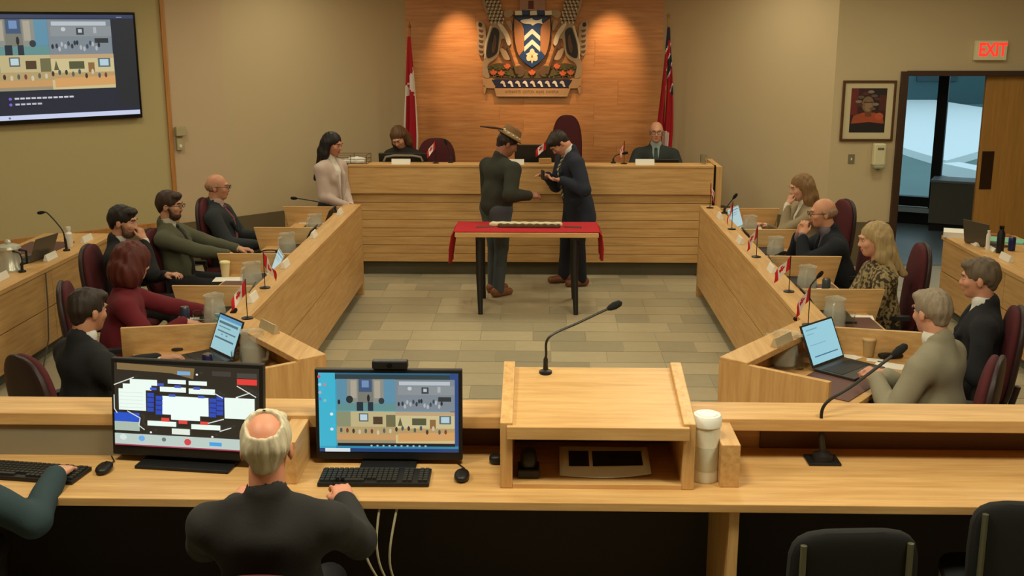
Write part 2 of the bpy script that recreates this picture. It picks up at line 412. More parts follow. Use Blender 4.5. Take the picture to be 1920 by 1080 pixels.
# ------------------------------------------------------------------ desks
LEDGE, DESK, DIV = 0.92, 0.735, 0.90
YS = [10.78, 9.63, 8.48, 7.38, 6.49]
who_l = ['the bald man in a dark suit', 'the bearded man in an olive suit', 'the man resting chin on hand', 'the red-haired woman', 'the man in black seen from behind']
who_r = ['the woman with long light brown hair', 'the bald man with hands at his chin', 'the blonde woman in a patterned blouse', 'the man in a dark jacket and white shirt', 'the man in a grey suit']
AX = 1.669                                   # half distance between the two desk fronts
def side_pt(sgn, ax, y): return (CX + sgn * ax, y)
U = Vector((-0.613, -0.790)); N = Vector((0.790, -0.613))       # along the angled ledge / outwards to the seat (right hand side)
def SG(sgn, p): return (CX + sgn * p[0], p[1])                   # p given for the right hand side, relative to centre line
A = Vector((AX, 6.49)); B = A + U * 1.0
mit = A + N * 0.17; k = (AX + 0.17 - mit.x) / U.x; MITB = mit + U * k   # back mitre of the ledge
mit2 = A + N * 0.66; k2 = (AX + 0.66 - mit2.x) / U.x; MITD = mit2 + U * k2
DPTS = {}
for sgn, who, side in ((-1, who_l, 'left'), (1, who_r, 'right')):
    lp = [SG(sgn, p) for p in ((AX, 10.80), (A.x, A.y), (B.x, B.y), tuple(B + N * 0.17), tuple(MITB), (AX + 0.17, 10.80))]
    tag(MB().prism(lp, LEDGE - 0.035, LEDGE).build('desk_ledge', WY, bevel=0.004),
        'continuous maple ledge along the %s row' % ('suited men and red-haired woman\'s' if sgn < 0 else 'blonde woman and grey suited man\'s'), 'ledge')
    for i in range(4):
        y1, y0 = YS[i], YS[i + 1]
        t = thing('council_desk', 'maple council desk in front of ' + who[i], 'desk')
        y0b = y0 + (0.0 if i < 3 else 0.0)
        fx = AX + 0.014
        MB().box((CX + sgn * fx, (y0 + y1) / 2, 0.70), (0.026, y1 - y0 - 0.004, 0.365)).build('front_panel', WY, t, bevel=0.002)
        MB().box((CX + sgn * fx, (y0 + y1) / 2, 0.315), (0.026, y1 - y0 - 0.004, 0.385)).build('front_panel', WY, t, bevel=0.002)
        MB().box((CX + sgn * (AX + 0.11), (y0 + y1) / 2, 0.06), (0.03, y1 - y0, 0.12)).build('toe_kick', mat('toe_kick', (96, 98, 84), 0.8), t)
        if i < 3: dp = [(AX + 0.03, y1), (AX + 0.03, y0), (AX + 0.66, y0), (AX + 0.66, y1)]
        else: dp = [(AX + 0.03, y1), (AX + 0.03, y0), (A.x + 0.2, A.y - 0.02), tuple(MITD), (AX + 0.66, y1)]
        MB().prism([SG(sgn, p) for p in dp], DESK - 0.03, DESK).build('desktop', WX, t, bevel=0.003)
        # divider on the far side of the station
        ye = y1 - 0.013
        dv = [(AX + 0.17, DIV), (AX + 0.77, DIV), (AX + 0.70, 0.60), (AX + 0.17, 0.60)]
        M = Matrix(((sgn, 0, 0, CX), (0, 0, 1, ye), (0, 1, 0, 0), (0, 0, 0, 1)))
        MB().prism(dv, -0.012, 0.012, M=M).build('divider', WX, t, bevel=0.003)
        if i == 0:
            MB().box((CX + sgn * (AX + 0.38), y1 + 0.012, 0.44), (0.76, 0.025, 0.88)).build('end_panel', WX, t, bevel=0.003)
            MB().box((CX + sgn * (AX + 0.02), y1 + 0.03, 0.445), (0.04, 0.05, 0.89)).build('end_post', WZ, t, bevel=0.003)
        DPTS[(sgn, i)] = t
    t = thing('council_desk', 'angled end desk of maple in front of ' + who[4], 'desk')
    def PP(p): return SG(sgn, tuple(p))
    def board(p, q, th, z0, z1, name, m, off=0.0):
        p, q = Vector(p) + N * off, Vector(q) + N * off
        if (q - p).length < 1e-6: return
        d = (q - p).normalized(); n = Vector((-d.y, d.x)) * th / 2
        MB().prism([PP(p + n), PP(q + n), PP(q - n), PP(p - n)], z0, z1).build(name, m, t, bevel=0.002)
    board(A, B, 0.026, 0.52, 0.883, 'front_panel', WZ, 0.014); board(A, B, 0.026, 0.125, 0.512, 'front_panel', WZ, 0.014)
    board(A, B, 0.03, 0.0, 0.12, 'toe_kick', mat('toe_kick', (96, 98, 84), 0.8), 0.11)
    MB().prism([PP(p) for p in (A + N * 0.03, B + N * 0.03 - U * 0.03, B + N * 0.68 - U * 0.03, MITD)], DESK - 0.03, DESK).build('desktop', WX, t, bevel=0.003)
    board(B - U * 0.015, B - U * 0.015 + N * 0.62, 0.03, 0.0, 0.905, 'end_panel', WZ)
    board(A + Vector((0.10, -0.08)), Vector((AX + 0.72, 6.27)), 0.026, 0.60, DIV, 'divider', WX)
    DPTS[(sgn, 4)] = t
# outer desks (second rows)
for sgn, lab, x0, ya, yb in ((-1, 'long maple staff desk below the wall screen', 3.90, 6.0, 10.15), (1, 'long maple staff desk near the corridor door', 3.86, 6.0, 10.25)):
    t = thing('staff_desk', lab, 'desk')
    n = 3; w = (yb - ya) / n
    for i in range(n):
        yc = ya + w * (i + 0.5)
        for zc, hh in ((0.55, 0.29), (0.25, 0.29)): MB().box((CX + sgn * (x0 + 0.02), yc, zc), (0.03, w - 0.006, hh)).build('front_panel', WY, t, bevel=0.002)
    MB().box((CX + sgn * (x0 + 0.08), (ya + yb) / 2, 0.05), (0.03, yb - ya, 0.10)).build('toe_kick', mat('toe_kick', (96, 98, 84), 0.8), t)
    MB().box((CX + sgn * (x0 + 0.33), (ya + yb) / 2, DESK - 0.018), (0.68, yb - ya + 0.03, 0.036)).build('desktop', WY, t, bevel=0.004)
    MB().box((CX + sgn * (x0 + 0.34), yb - 0.0, 0.35), (0.64, 0.03, 0.70)).build('end_panel', WX, t, bevel=0.002)
# dais
t = dais = thing('dais_counter', 'long maple dais counter with slatted front under the coat of arms', 'counter')
dx0, dx1, dy = -2.02, 1.845, 11.66; dxc, dw = (dx0 + dx1) / 2, dx1 - dx0
DT = 1.205
MB().box((dxc, dy + 0.02, 1.04), (dw, 0.035, 0.29)).build('upper_panel', WX, t, bevel=0.003)
zz = 0.148
sl = None
for i in range(8):
    if sl is None: sl = MB().box((0, 0, 0), (dw, 0.022, 0.088)).build('slat', WX, t, bevel=0.002); sl.location = (dxc, dy + 0.055, zz + 0.046)
    else:
        o = sl.copy(); COL.objects.link(o); o.parent = t; o.location = (dxc, dy + 0.055, zz + 0.046)
    zz += 0.0925
MB().box((dxc, dy + 0.078, 0.52), (dw, 0.02, 0.75)).build('backing_panel', mat('shadow_gap_wood', (90, 58, 28), 0.7), t)
MB().box((dxc, dy + 0.13, 0.075), (dw, 0.03, 0.15)).build('base', mat('dais_base', (92, 86, 66), 0.85), t)
MB().box((dxc, dy + 0.12, DT - 0.012), (dw, 0.25, 0.024)).build('top', WX, t, bevel=0.003)
MB().box((dxc, dy + 0.48, 0.98), (dw, 0.55, 0.03)).build('desktop', WX, t)
MB().box((dx1 + 0.012, dy + 0.05, 0.68), (0.022, 0.03, 1.05)).build('shadow_gap', mat('gap_black', (20, 16, 12), 0.8), t)
MB().box((dx1 + 0.055, dy + 0.35, 0.60), (0.06, 0.72, 1.19)).build('end_panel', WZ, t, bevel=0.003)
MB().box((dx0 - 0.03, dy + 0.35, 0.60), (0.06, 0.72, 1.19)).build('end_panel', WZ, t, bevel=0.003)
# gallery counter in the foreground
GD = 0.80
g = thing('gallery_counter', 'long maple gallery counter carrying the lectern and computer screens', 'counter')
MB().box((0, 4.63, 0.972), (9.0, 0.22, 0.056)).build('ledge', WX, g, bevel=0.004)
MB().box((0, 4.725, 0.47), (9.0, 0.03, 0.94)).build('front_panel', WX, g)
MB().box((2.75, 4.70, 0.87), (3.5, 0.02, 0.142)).build('back_board', mat('dark_wood_board', (98, 62, 30), 0.55), g)
MB().box((-0.1, 4.70, 0.87), (1.75, 0.02, 0.142)).build('back_board', mat('dark_wood_board', (98, 62, 30), 0.55), g)
MB().box((-2.8, 4.545, 0.872), (3.4, 0.02, 0.144)).build('back_board', mat('grey_board', (142, 132, 108), 0.8), g)
MB().box((0, 4.395, GD - 0.018), (9.0, 0.62, 0.036)).build('desktop', WX, g, bevel=0.003)
MB().box((0, 4.62, 0.40), (9.0, 0.03, 0.72)).build('modesty_panel', mat('modesty_dark', (40, 33, 26), 0.8), g)
for x, yf in ((0.79, 4.25), (-1.03, 4.24)):
    MB().box((x, (yf + 4.52) / 2, (GD + 0.985) / 2), (0.078, 4.52 - yf, 0.985 - GD)).build('partition', WY, g, bevel=0.003)
for x in (0.79, -1.03, -3.4, 3.4): MB().box((x, 4.36, 0.39), (0.04, 0.50, 0.78)).build('leg_panel', WZ, g)
# lectern
l = thing('lectern', 'maple lectern with slanted reading top and open shelf', 'lectern', (0.245, 4.47, GD))
hw = 0.395
sp_ = [(-0.25, 0), (0.27, 0), (0.27, 0.385), (-0.25, 0.285)]           # side profile (y,z)
for s in (-1, 1):
    M = Matrix(((0, 0, 1, s * (hw - 0.025)), (1, 0, 0, 0), (0, 1, 0, 0), (0, 0, 0, 1)))
    MB().prism(sp_, -0.025, 0.025, M=M).build('side_panel', WZ, l, bevel=0.004)
tp = [(-0.255, 0.262), (0.27, 0.357), (0.27, 0.327), (-0.255, 0.232)]
M = Matrix(((0, 0, 1, 0), (1, 0, 0, 0), (0, 1, 0, 0), (0, 0, 0, 1)))
MB().prism(tp, -hw + 0.05, hw - 0.05, M=M).build('reading_top', WX, l)
MB().box((0, -0.262, 0.248), (2 * hw - 0.055, 0.022, 0.055)).build('lip', WX, l, bevel=0.003)
MB().box((0, 0.25, 0.16), (2 * hw - 0.1, 0.02, 0.32)).build('back_panel', mat('lectern_back', (92, 54, 28), 0.6), l)
MB().box((0, 0.0, 0.010), (2 * hw - 0.1, 0.50, 0.02)).build('shelf', WX, l)
# ------------------------------------------------------------------ bodies: smooth blended volumes meshed on a grid
def rotm(yaw=0, pitch=0, roll=0):      # local frame: x right, y forward, z up; pitch>0 looks down
    return (Matrix.Rotation(R(yaw), 3, 'Z') @ Matrix.Rotation(R(-pitch), 3, 'X') @ Matrix.Rotation(R(roll), 3, 'Y'))
V = Vector
class Vol:
    def __init__(s): s.p = []
    def E(s, c, r, Rm=None, k=0.02, op='+'): s.p.append(('E', np.array(c, float), np.array(r, float), np.array(Rm or Matrix.Identity(3)), k, op)); return s
    def C(s, a, b, ra, rb, k=0.02, op='+', flat=None):
        s.p.append(('C', np.array(a, float), np.array(b, float), (ra, rb, flat), k, op)); return s
    def B(s, c, h, Rm=None, rnd=0.01, k=0.01, op='+'): s.p.append(('B', np.array(c, float), np.array(h, float), (np.array(Rm or Matrix.Identity(3)), rnd), k, op)); return s
    def V(s, c, Rm, z0, z1, w0, w1, y0): s.p.append(('V', np.array(c, float), np.array([0.3, 0.3, 0.3]), (np.array(Rm), z0, z1, w0, w1, y0), 0.01, '-')); return s
    def chain(s, pts, rs, k=0.02):
        for i in range(len(pts) - 1): s.C(pts[i], pts[i + 1], rs[i], rs[i + 1], k)
        return s
    def bb(s, p, m):
        if p[0] == 'C':
            r = max(p[3][0], p[3][1]); f = p[3][2]
            if f is not None: r *= max(1.0, f[1])
            return np.minimum(p[1], p[2]) - r - m, np.maximum(p[1], p[2]) + r + m
        r = p[2].max() if p[0] == 'E' else (0.6 if p[0] == 'V' else np.linalg.norm(p[2]) + p[3][1])
        return p[1] - r - m, p[1] + r + m
    def mesh(s, h, name, mats, ripple=None):
        bs = [s.bb(p, 2 * h) for p in s.p if p[-1] == '+']
        lo = np.min([b[0] for b in bs], 0) - h; hi = np.max([b[1] for b in bs], 0) + h
        n = np.ceil((hi - lo) / h).astype(int) + 1
        D = np.full(n, 0.5, np.float32)
        ax = [lo[i] + h * np.arange(n[i]) for i in range(3)]
        for p in s.p:
            k = p[-2]; b0, b1 = s.bb(p, k + 2.5 * h)
            i0 = np.clip(np.floor((b0 - lo) / h).astype(int), 0, n - 1); i1 = np.clip(np.ceil((b1 - lo) / h).astype(int) + 1, 1, n)
            if (i1 <= i0).any(): continue
            X, Y, Z = np.meshgrid(*[ax[i][i0[i]:i1[i]] for i in range(3)], indexing='ij')
            P = np.stack([X, Y, Z], -1).astype(np.float32)
            if p[0] == 'E':
                q = (P - p[1]) @ p[3]
                k0 = np.linalg.norm(q / p[2], axis=-1); k1 = np.linalg.norm(q / (p[2] ** 2), axis=-1) + 1e-9
                d = k0 * (k0 - 1) / k1
            elif p[0] == 'C':
                ra, rb, f = p[3]; ab = p[2] - p[1]; q = P - p[1]
                if f is not None:                       # f=(axis vector, factor): widen along that axis
                    a_ = np.array(f[0], float); a_ /= np.linalg.norm(a_); g = 1.0 / f[1] - 1.0
                    q = q + (q @ a_)[..., None] * a_ * g; ab = ab + (ab @ a_) * a_ * g
                tt = np.clip((q @ ab) / max(ab @ ab, 1e-9), 0, 1)
                d = np.linalg.norm(q - tt[..., None] * ab, axis=-1) - (ra + (rb - ra) * tt)
            elif p[0] == 'V':                            # open V at the front of a jacket
                Rm, z0, z1, w0, w1, y0 = p[3]; q = (P - p[1]) @ Rm
                ww = w0 + (w1 - w0) * (q[..., 2] - z0) / (z1 - z0)
                d = np.maximum(np.maximum(np.abs(q[..., 0]) - ww, y0 - q[..., 1]), np.maximum(z0 - q[..., 2], q[..., 2] - z1))
            else:
                Rm, rnd = p[3]; q = np.abs((P - p[1]) @ Rm) - (p[2] - rnd)
                d = np.linalg.norm(np.maximum(q, 0), axis=-1) + np.minimum(q.max(-1), 0) - rnd
            sl = tuple(slice(i0[i], i1[i]) for i in range(3)); o = D[sl]
            if p[-1] == '+':
                hh = np.clip(0.5 + 0.5 * (o - d) / k, 0, 1); D[sl] = o + (d - o) * hh - k * hh * (1 - hh)
            else: D[sl] = np.maximum(o, -d)
        if ripple:
            X, Y, Z = np.meshgrid(*ax, indexing='ij'); D = D + ripple[0] * np.sin(X * ripple[1] + 2.0 * np.sin(Z * 9)) * np.sin(Y * ripple[1] * 0.9 + 1.3 * np.sin(Z * 11))
        S = D < 0; nx, ny, nz = D.shape
        cnt = np.zeros((nx - 1, ny - 1, nz - 1), np.uint8)
        cs = [(i, j, l) for i in (0, 1) for j in (0, 1) for l in (0, 1)]
        for i, j, l in cs: cnt += S[i:nx - 1 + i, j:ny - 1 + j, l:nz - 1 + l]
        act = (cnt > 0) & (cnt < 8); I = np.nonzero(act); nv = len(I[0])
        idx = np.full(act.shape, -1, np.int32); idx[act] = np.arange(nv)
        pos = np.zeros((nv, 3)); c = np.zeros(nv)
        for a in cs:
            for ax_ in range(3):
                if a[ax_]: continue
                b = list(a); b[ax_] = 1
                da = D[I[0] + a[0], I[1] + a[1], I[2] + a[2]]; db = D[I[0] + b[0], I[1] + b[1], I[2] + b[2]]
                m = (da < 0) != (db < 0); tt = da[m] / (da[m] - db[m])
                q = np.tile(np.array(a, float), (m.sum(), 1)); q[:, ax_] += tt
                pos[m] += q; c[m] += 1
        pos = lo + h * (np.stack(I, -1) + pos / np.maximum(c, 1)[:, None])
        F = []
        for ax_ in range(3):
            s0 = [slice(None)] * 3; s1 = [slice(None)] * 3; s0[ax_] = slice(0, -1); s1[ax_] = slice(1, None)
            a, b = S[tuple(s0)], S[tuple(s1)]
            u, v = [(1, 2), (2, 0), (0, 1)][ax_]
            for flip, m in ((False, a & ~b), (True, ~a & b)):
                e = np.stack(np.nonzero(m), -1)
                e = e[(e[:, u] > 0) & (e[:, v] > 0) & (e[:, u] < act.shape[u]) & (e[:, v] < act.shape[v])]
                if not len(e): continue
                q = []
                for du, dv in ((-1, -1), (0, -1), (0, 0), (-1, 0)):
                    g = e.copy(); g[:, u] += du; g[:, v] += dv; q.append(idx[g[:, 0], g[:, 1], g[:, 2]])
                q = np.stack(q, -1)
                F.append(q[:, ::-1] if flip else q)
        F = np.concatenate(F) if F else np.zeros((0, 4), int)
        F = F[(F >= 0).all(1)]
        me = bpy.data.meshes.new(name)
        me.vertices.add(nv); me.vertices.foreach_set('co', pos.astype(np.float32).ravel())
        me.loops.add(len(F) * 4); me.loops.foreach_set('vertex_index', F.astype(np.int32).ravel())
        me.polygons.add(len(F)); me.polygons.foreach_set('loop_start', np.arange(0, len(F) * 4, 4, dtype=np.int32))
        try: me.polygons.foreach_set('loop_total', np.full(len(F), 4, np.int32))
        except Exception: pass
        me.update(calc_edges=True)
        for m in (mats if isinstance(mats, (list, tuple)) else [mats]): me.materials.append(m)
        me.polygons.foreach_set('use_smooth', np.ones(len(F), bool))
        return me
    def obj(s, h, name, mats, parent=None, ripple=None):
        o = bpy.data.objects.new(name, s.mesh(h, name, mats, ripple)); COL.objects.link(o)
        if parent is not None: o.parent = parent
        return o
def ik(S, Wt, l1, l2, pole):
    d = Wt - S; L = d.length
    if L > (l1 + l2) * 0.995: Wt = S + d.normalized() * (l1 + l2) * 0.995; d = Wt - S; L = d.length
    a = (l1 * l1 - l2 * l2 + L * L) / (2 * L); h = math.sqrt(max(l1 * l1 - a * a, 0)); u = d / L
    p = pole - u * pole.dot(u); p.normalize()
    return S + u * a + p * h, Wt
def hand(v, W_, fw, nrm, side, curl=25, sc=1.0, spread=4, thumb=1.0):
    """palm from the wrist along fw; nrm = back of the hand; side=+1 right hand (thumb on the -x side of the frame)"""
    fw = fw.normalized(); x = fw.cross(nrm).normalized(); nz = x.cross(fw).normalized()
    def P(a, b, c): return W_ + (x * a + fw * b + nz * c) * sc
    Rm = Matrix((x, fw, nz)).transposed()
    v.C(P(0, -0.03, 0), P(0, 0.02, 0), 0.024 * sc, 0.026 * sc, 0.02)
    v.B(P(0, 0.05, 0), V((0.040, 0.045, 0.014)) * sc, Rm, 0.012 * sc, 0.012)
    for j, (ox, ln) in enumerate(((-0.030, 0.068), (-0.010, 0.078), (0.010, 0.072), (0.029, 0.056))):
        p = P(ox, 0.090, 0); ang = 0; segs = (0.46, 0.30, 0.24); r = 0.0088 * sc
        for q, sg in enumerate(segs):
            ang += R(curl * (0.8 + 0.35 * q)); sp_ = R(spread * (j - 1.5))
            d = (fw * math.cos(ang) - nz * math.sin(ang)) + x * math.sin(sp_) * math.cos(ang)
            p2 = p + d.normalized() * ln * sg * sc; v.C(p, p2, r, r * 0.92, 0.003); p = p2; r *= 0.92
    s_ = -side
    v.C(P(0.028 * s_, 0.012, -0.002), P(0.050 * s_, 0.045, -0.012 * thumb), 0.0135 * sc, 0.011 * sc, 0.008)
    v.C(P(0.050 * s_, 0.045, -0.012 * thumb), P(0.050 * s_, 0.082, -0.026 * thumb), 0.0105 * sc, 0.0085 * sc, 0.004)

HAIRM = {}
def hairmat(col):
    k = 'hair_%d_%d_%d' % col
    return mat(k, col, 0.55, noise=0.45, nscale=90, bump=0.5, stretch=(1, 1, 0.12), spec=0.4)
def skinmat(col): return mat('skin_%d_%d_%d' % col, col, 0.5, noise=0.05, nscale=40)
def clothmat(col, nz=0.08, sc=160): return mat('cloth_%d_%d_%d' % col, col, 0.9, noise=nz, nscale=sc, bump=0.15)

def person(label, pos, rz, skin=(196, 138, 108), hair=None, hairc=(60, 42, 30), top=(30, 30, 34), shirt=None, tie=None, legs=(34, 34, 38),
           shoe=(30, 24, 20), pose='sit', lean=4, twist=0, head=(0, 8, 0), hands=None, sc=1.0, vox=0.0075, female=False, glasses=None, beard=None,
           open_front=0.034, curl=(25, 25), palms=None, poles=None, build=1.0, feet=None, topmat=None, topname='jacket', hip_y=0.0, knees=None, vdepth=0.24):
    root_loc = V(pos)
    sit = pose == 'sit'
    pz = (0.53 if sit else 0.90) * (1.0 if sit else 1.0)
    Pv = V((0, hip_y, pz)); Rl = rotm(twist, lean, 0)
    up = Rl @ V((0, 0, 1)); fwd = Rl @ V((0, 1, 0)); rt = Rl @ V((1, 0, 0))
    w = (0.90 if female else 1.0) * build
    def T(x, y, z): return Pv + rt * x + fwd * y + up * z
    Nk = T(0, -0.02, 0.505); HS = 1.01; Hd_0 = rotm(head[0] + twist, head[1] + lean * 0.6, head[2])
    Hc = Nk + up * 0.045 + (Hd_0 @ V((0, 0.028, 0.108))); Hd_R = Hd_0 * (1 / HS)
    def H(x, y, z): return Hc + Hd_0 @ V((x * HS, y * HS, z * HS))
    SK = skinmat(skin); HM_ = hairmat(hairc) if hair else None
    body = Vol()
    # head
    body.E(H(0, -0.012, 0.03), (0.074, 0.094, 0.086), Hd_R).E(H(0, 0.03, -0.035), (0.058, 0.064, 0.078), Hd_R, 0.03)
    body.E(H(0, 0.058, -0.088), (0.028, 0.024, 0.022), Hd_R, 0.025)
    body.E(H(0, 0.086, 0.03), (0.042, 0.012, 0.012), Hd_R, 0.015)
    for s in (-1, 1):
        body.E(H(s * 0.040, 0.066, -0.022), (0.020, 0.018, 0.018), Hd_R, 0.02)
        body.E(H(s * 0.077, -0.008, -0.012), (0.009, 0.019, 0.031), Hd_R, 0.004)
        body.E(H(s * 0.030, 0.096, 0.008), (0.013, 0.010, 0.008), Hd_R, 0.006, '-')
    body.C(H(0, 0.088, 0.014), H(0, 0.105, -0.024), 0.006, 0.0105, 0.010).E(H(0, 0.097, -0.029), (0.016, 0.010, 0.008), Hd_R, 0.010)
    body.C(Nk - up * 0.06, H(0, -0.022, -0.07), 0.056 * w, 0.052 * w, 0.02)
    # torso core, limbs
    body.C(T(0, 0, 0.0), T(0, 0.0, 0.20), 0.075, 0.075, 0.03, flat=(rt, 1.35)).C(T(0, 0, 0.2), T(0, 0.0, 0.40), 0.075, 0.07, 0.03, flat=(rt, 1.5))
    jk = Vol(); tr = Vol(); sh = Vol()
    b_ = build
    jk.C(T(0, 0.0, (0.02 if topname == 'overshirt' else -0.06) if not sit else -0.02), T(0, 0.005, 0.14), 0.118 * b_, 0.112 * b_, 0.04, flat=(rt, 1.34 * (1.0 if not female else 1.0)))
    jk.C(T(0, 0.005, 0.14), T(0, 0.0, 0.36), 0.112 * b_, 0.120 * (0.95 if female else 1.0), 0.04, flat=(rt, 1.38))
    if not sit and topname in ('suit_jacket', 'blazer'): jk.C(T(0, 0.0, -0.20), T(0, 0.0, -0.02), 0.125 * b_, 0.118 * b_, 0.03, flat=(rt, 1.35))
    if female: jk.E(T(0.055, 0.085, 0.29), (0.06, 0.055, 0.06), Rl, 0.03).E(T(-0.055, 0.085, 0.29), (0.06, 0.055, 0.06), Rl, 0.03)
    jk.E(T(0, -0.015, 0.36), (0.190 * w, 0.112 * (0.92 if female else 1.0), 0.10), Rl, 0.05)
    SH = {}; WR = {}
    if hands is None: hands = {}
    for s in (-1, 1):
        S_ = T(s * 0.180 * w, -0.005, 0.398); SH[s] = S_
        jk.C(T(s * 0.045, -0.015, 0.452), S_, 0.058, 0.064, 0.06)
        tgt = hands.get(s, V((s * 0.20, 0.36, 0.78)) if sit else V((s * 0.26, 0.08, 0.85)))
        tgt = V(tgt)
        pole = V((poles or {}).get(s, (s * 0.6, -0.5, -0.8)))
        E_, W_ = ik(S_, tgt, 0.285, 0.255, pole); WR[s] = (E_, W_)
        d = (W_ - E_).normalized()
        jk.C(S_, E_, 0.065 * w, 0.056 * w, 0.03).C(E_, W_ - d * 0.015, 0.056 * w, 0.042 * w, 0.02)
        body.C(S_, E_, 0.042, 0.036, 0.02).C(E_, W_, 0.036, 0.026, 0.015)
        if shirt: sh.C(E_ + d * 0.16, W_ - d * 0.002, 0.036, 0.0345, 0.01)
        pm = (palms or {}).get(s); fw = d; nr = V((0, 0, 1))
        if pm: fw, nr = V(pm[0]), V(pm[1])
        cu = curl[0] if s < 0 else curl[1]
        hand(body, W_ + fw.normalized() * 0.01, fw, nr, s, cu, 0.95 if not female else 0.86)
    # legs
    for s in (-1, 1):
        Hp = Pv + V((s * 0.085, 0, -0.02))
        if sit: Kn = V((s * 0.13, hip_y + 0.42, 0.50)); An = V((s * 0.13, hip_y + 0.40, 0.09))
        else:
            fx, fy = (feet or {}).get(s, (s * 0.10, 0.0)); An = V((fx, fy, 0.08)); Kn = (Hp + An) / 2 + V((0, 0.025, 0.02))
        if knees and s in knees: Kn = V(knees[s][0]); An = V(knees[s][1])
        body.C(Hp, Kn, 0.06, 0.045, 0.02).C(Kn, An, 0.045, 0.034, 0.02)
        body.C(An + V((0, -0.01, -0.035)), An + V((0, 0.12, -0.05)), 0.03, 0.022, 0.02)
        tr.C(Hp, Kn, 0.092 * b_, 0.070, 0.03).C(Kn, An + V((0, 0, -0.01)), 0.068, 0.060, 0.02)
    tr.C(Pv + V((-0.06, 0, 0.0)), Pv + V((0.06, 0, 0.0)), 0.100 * b_, 0.100 * b_, 0.04).C(Pv, T(0, 0, 0.08), 0.092 * b_, 0.092 * b_, 0.03, flat=(rt, 1.3))
    root = body.obj(vox, 'person', SK)
    root.location = root_loc; root.rotation_euler = (0, 0, rz); root.scale = (sc, sc, sc)
    tag(root, label, 'person', None)
    if shirt:
        sh.C(T(0, 0.010, 0.10), T(0, 0.010, 0.35), 0.094 * b_, 0.094, 0.03, flat=(rt, 1.2)).C(T(0, 0.012, 0.36), Nk - up * 0.05 + fwd * 0.012, 0.085, 0.066, 0.03)
        sh.C(Nk - up * 0.05, Nk + up * 0.016 + fwd * 0.010, 0.064, 0.0605 * w, 0.010)
        jk.C(Nk - up * 0.07 - fwd * 0.008, Nk + up * 0.008 - fwd * 0.010, 0.088, 0.074, 0.02)
        jk.V(Pv, Rl, 0.47 - vdepth, 0.62, 0.004, open_front * 1.9 * 0.15 / vdepth + open_front, 0.035)
        jk.C(Nk + fwd * 0.012 - up * 0.012, Nk + up * 0.12 + fwd * 0.03, 0.060, 0.074, 0.01, '-')
        if topname in ('jacket', 'suit_jacket', 'blazer'):
            for s in (-1, 1): jk.C(Nk + rt * s * 0.062 + fwd * 0.055 - up * 0.035, T(s * 0.062, 0.112 * b_, 0.33), 0.016, 0.022, 0.012).C(T(s * 0.062, 0.112 * b_, 0.33), T(s * 0.014, 0.138 * b_, 0.47 - vdepth), 0.022, 0.010, 0.012)
        sh.obj(vox * 1.2, 'shirt', clothmat(shirt), root)
    else:
        jk.C(Nk - up * 0.07, Nk + up * 0.008, 0.086, 0.072, 0.02)
        jk.C(Nk + fwd * 0.012 - up * 0.0, Nk + up * 0.12 + fwd * 0.03, 0.06, 0.07, 0.01, '-')
    jk.obj(vox * 1.25, topname, topmat or clothmat(top), root, (0.0032, 38))
    tr.obj(vox * 1.5, 'trousers', clothmat(legs), root, (0.003, 36))
    for s in (-1, 1):
        An = V((s * 0.13, hip_y + 0.40, 0.09)) if sit else V(((feet or {}).get(s, (s * 0.10, 0.0)) + (0.08,)))
        if knees and s in knees: An = V(knees[s][1])
        so = Vol().C((An.x, An.y - 0.04, 0.048), (An.x, An.y + 0.14, 0.036), 0.046, 0.038, 0.02, flat=((1, 0, 0), 1.1)).C((An.x, An.y - 0.02, 0.05), (An.x, An.y, 0.10), 0.046, 0.046, 0.02)
        so.B((An.x, An.y + 0.05, -0.05), (0.2, 0.3, 0.052), None, 0.001, 0.01, '-')
        so.obj(vox * 1.2, 'shoe', mat('shoe_%d_%d_%d' % shoe, shoe, 0.45), root)
    if tie:
        tb = MB()
        a = Nk + fwd * 0.078 - up * 0.040
        pts = [a, T(0, 0.114 * b_, 0.36), T(0, 0.122 * b_, 0.22), T(0, 0.124 * b_, 0.06)]
        ws = [0.018, 0.026, 0.034, 0.042]
        M0 = []
        for p, ww in zip(pts, ws): M0 += [tuple(p - rt * ww), tuple(p + fwd * 0.012), tuple(p + rt * ww), tuple(p - fwd * 0.012)]
        fs = []
        for i in range(3):
            for q in range(4): fs.append((i * 4 + q, i * 4 + (q + 1) % 4, i * 4 + 4 + (q + 1) % 4, i * 4 + 4 + q))
        fs += [(3, 2, 1, 0), (12, 13, 14, 15)]
        tb.add(M0, fs); tb.ball(tuple(a), (0.02, 0.02, 0.022), 0, 10, 6)
        tb.build('tie', tie if not isinstance(tie, tuple) else clothmat(tie), root, smooth=True)
    # face details
    Mh = Matrix.Translation(Hc) @ (Hd_0 * HS).to_4x4()
    for s in (-1, 1):
        ey = MB(); ey.ball((s * 0.030, 0.0775, 0.007), (0.0125, 0.0105, 0.0068), 0, 10, 8, M=Mh); ey.ball((s * 0.030, 0.0852, 0.007), (0.0058, 0.0036, 0.0056), 1, 8, 6, M=Mh)
        ey.build('eye', [mat('eye_white', (190, 178, 166), 0.3), mat('iris_dark', (40, 26, 18), 0.2)], root, smooth=True)
    mo = MB(); mo.ball((0, 0.0885, -0.056), (0.023, 0.009, 0.0045), 0, 12, 6, M=Mh); mo.ball((0, 0.0875, -0.065), (0.019, 0.009, 0.005), 0, 12, 6, M=Mh)
    mo.build('lips', mat('lips_%d' % skin[0], tuple(int(v * f) for v, f in zip(skin, (0.86, 0.66, 0.64))), 0.45), root, smooth=True)
    for s in (-1, 1):
        eb = MB(); eb.tube([Mh @ V((s * 0.016, 0.0955, 0.028)), Mh @ V((s * 0.032, 0.0945, 0.033)), Mh @ V((s * 0.050, 0.082, 0.028))], 0.0042, 6)
        eb.build('eyebrow', hairmat(hairc), root, smooth=True)
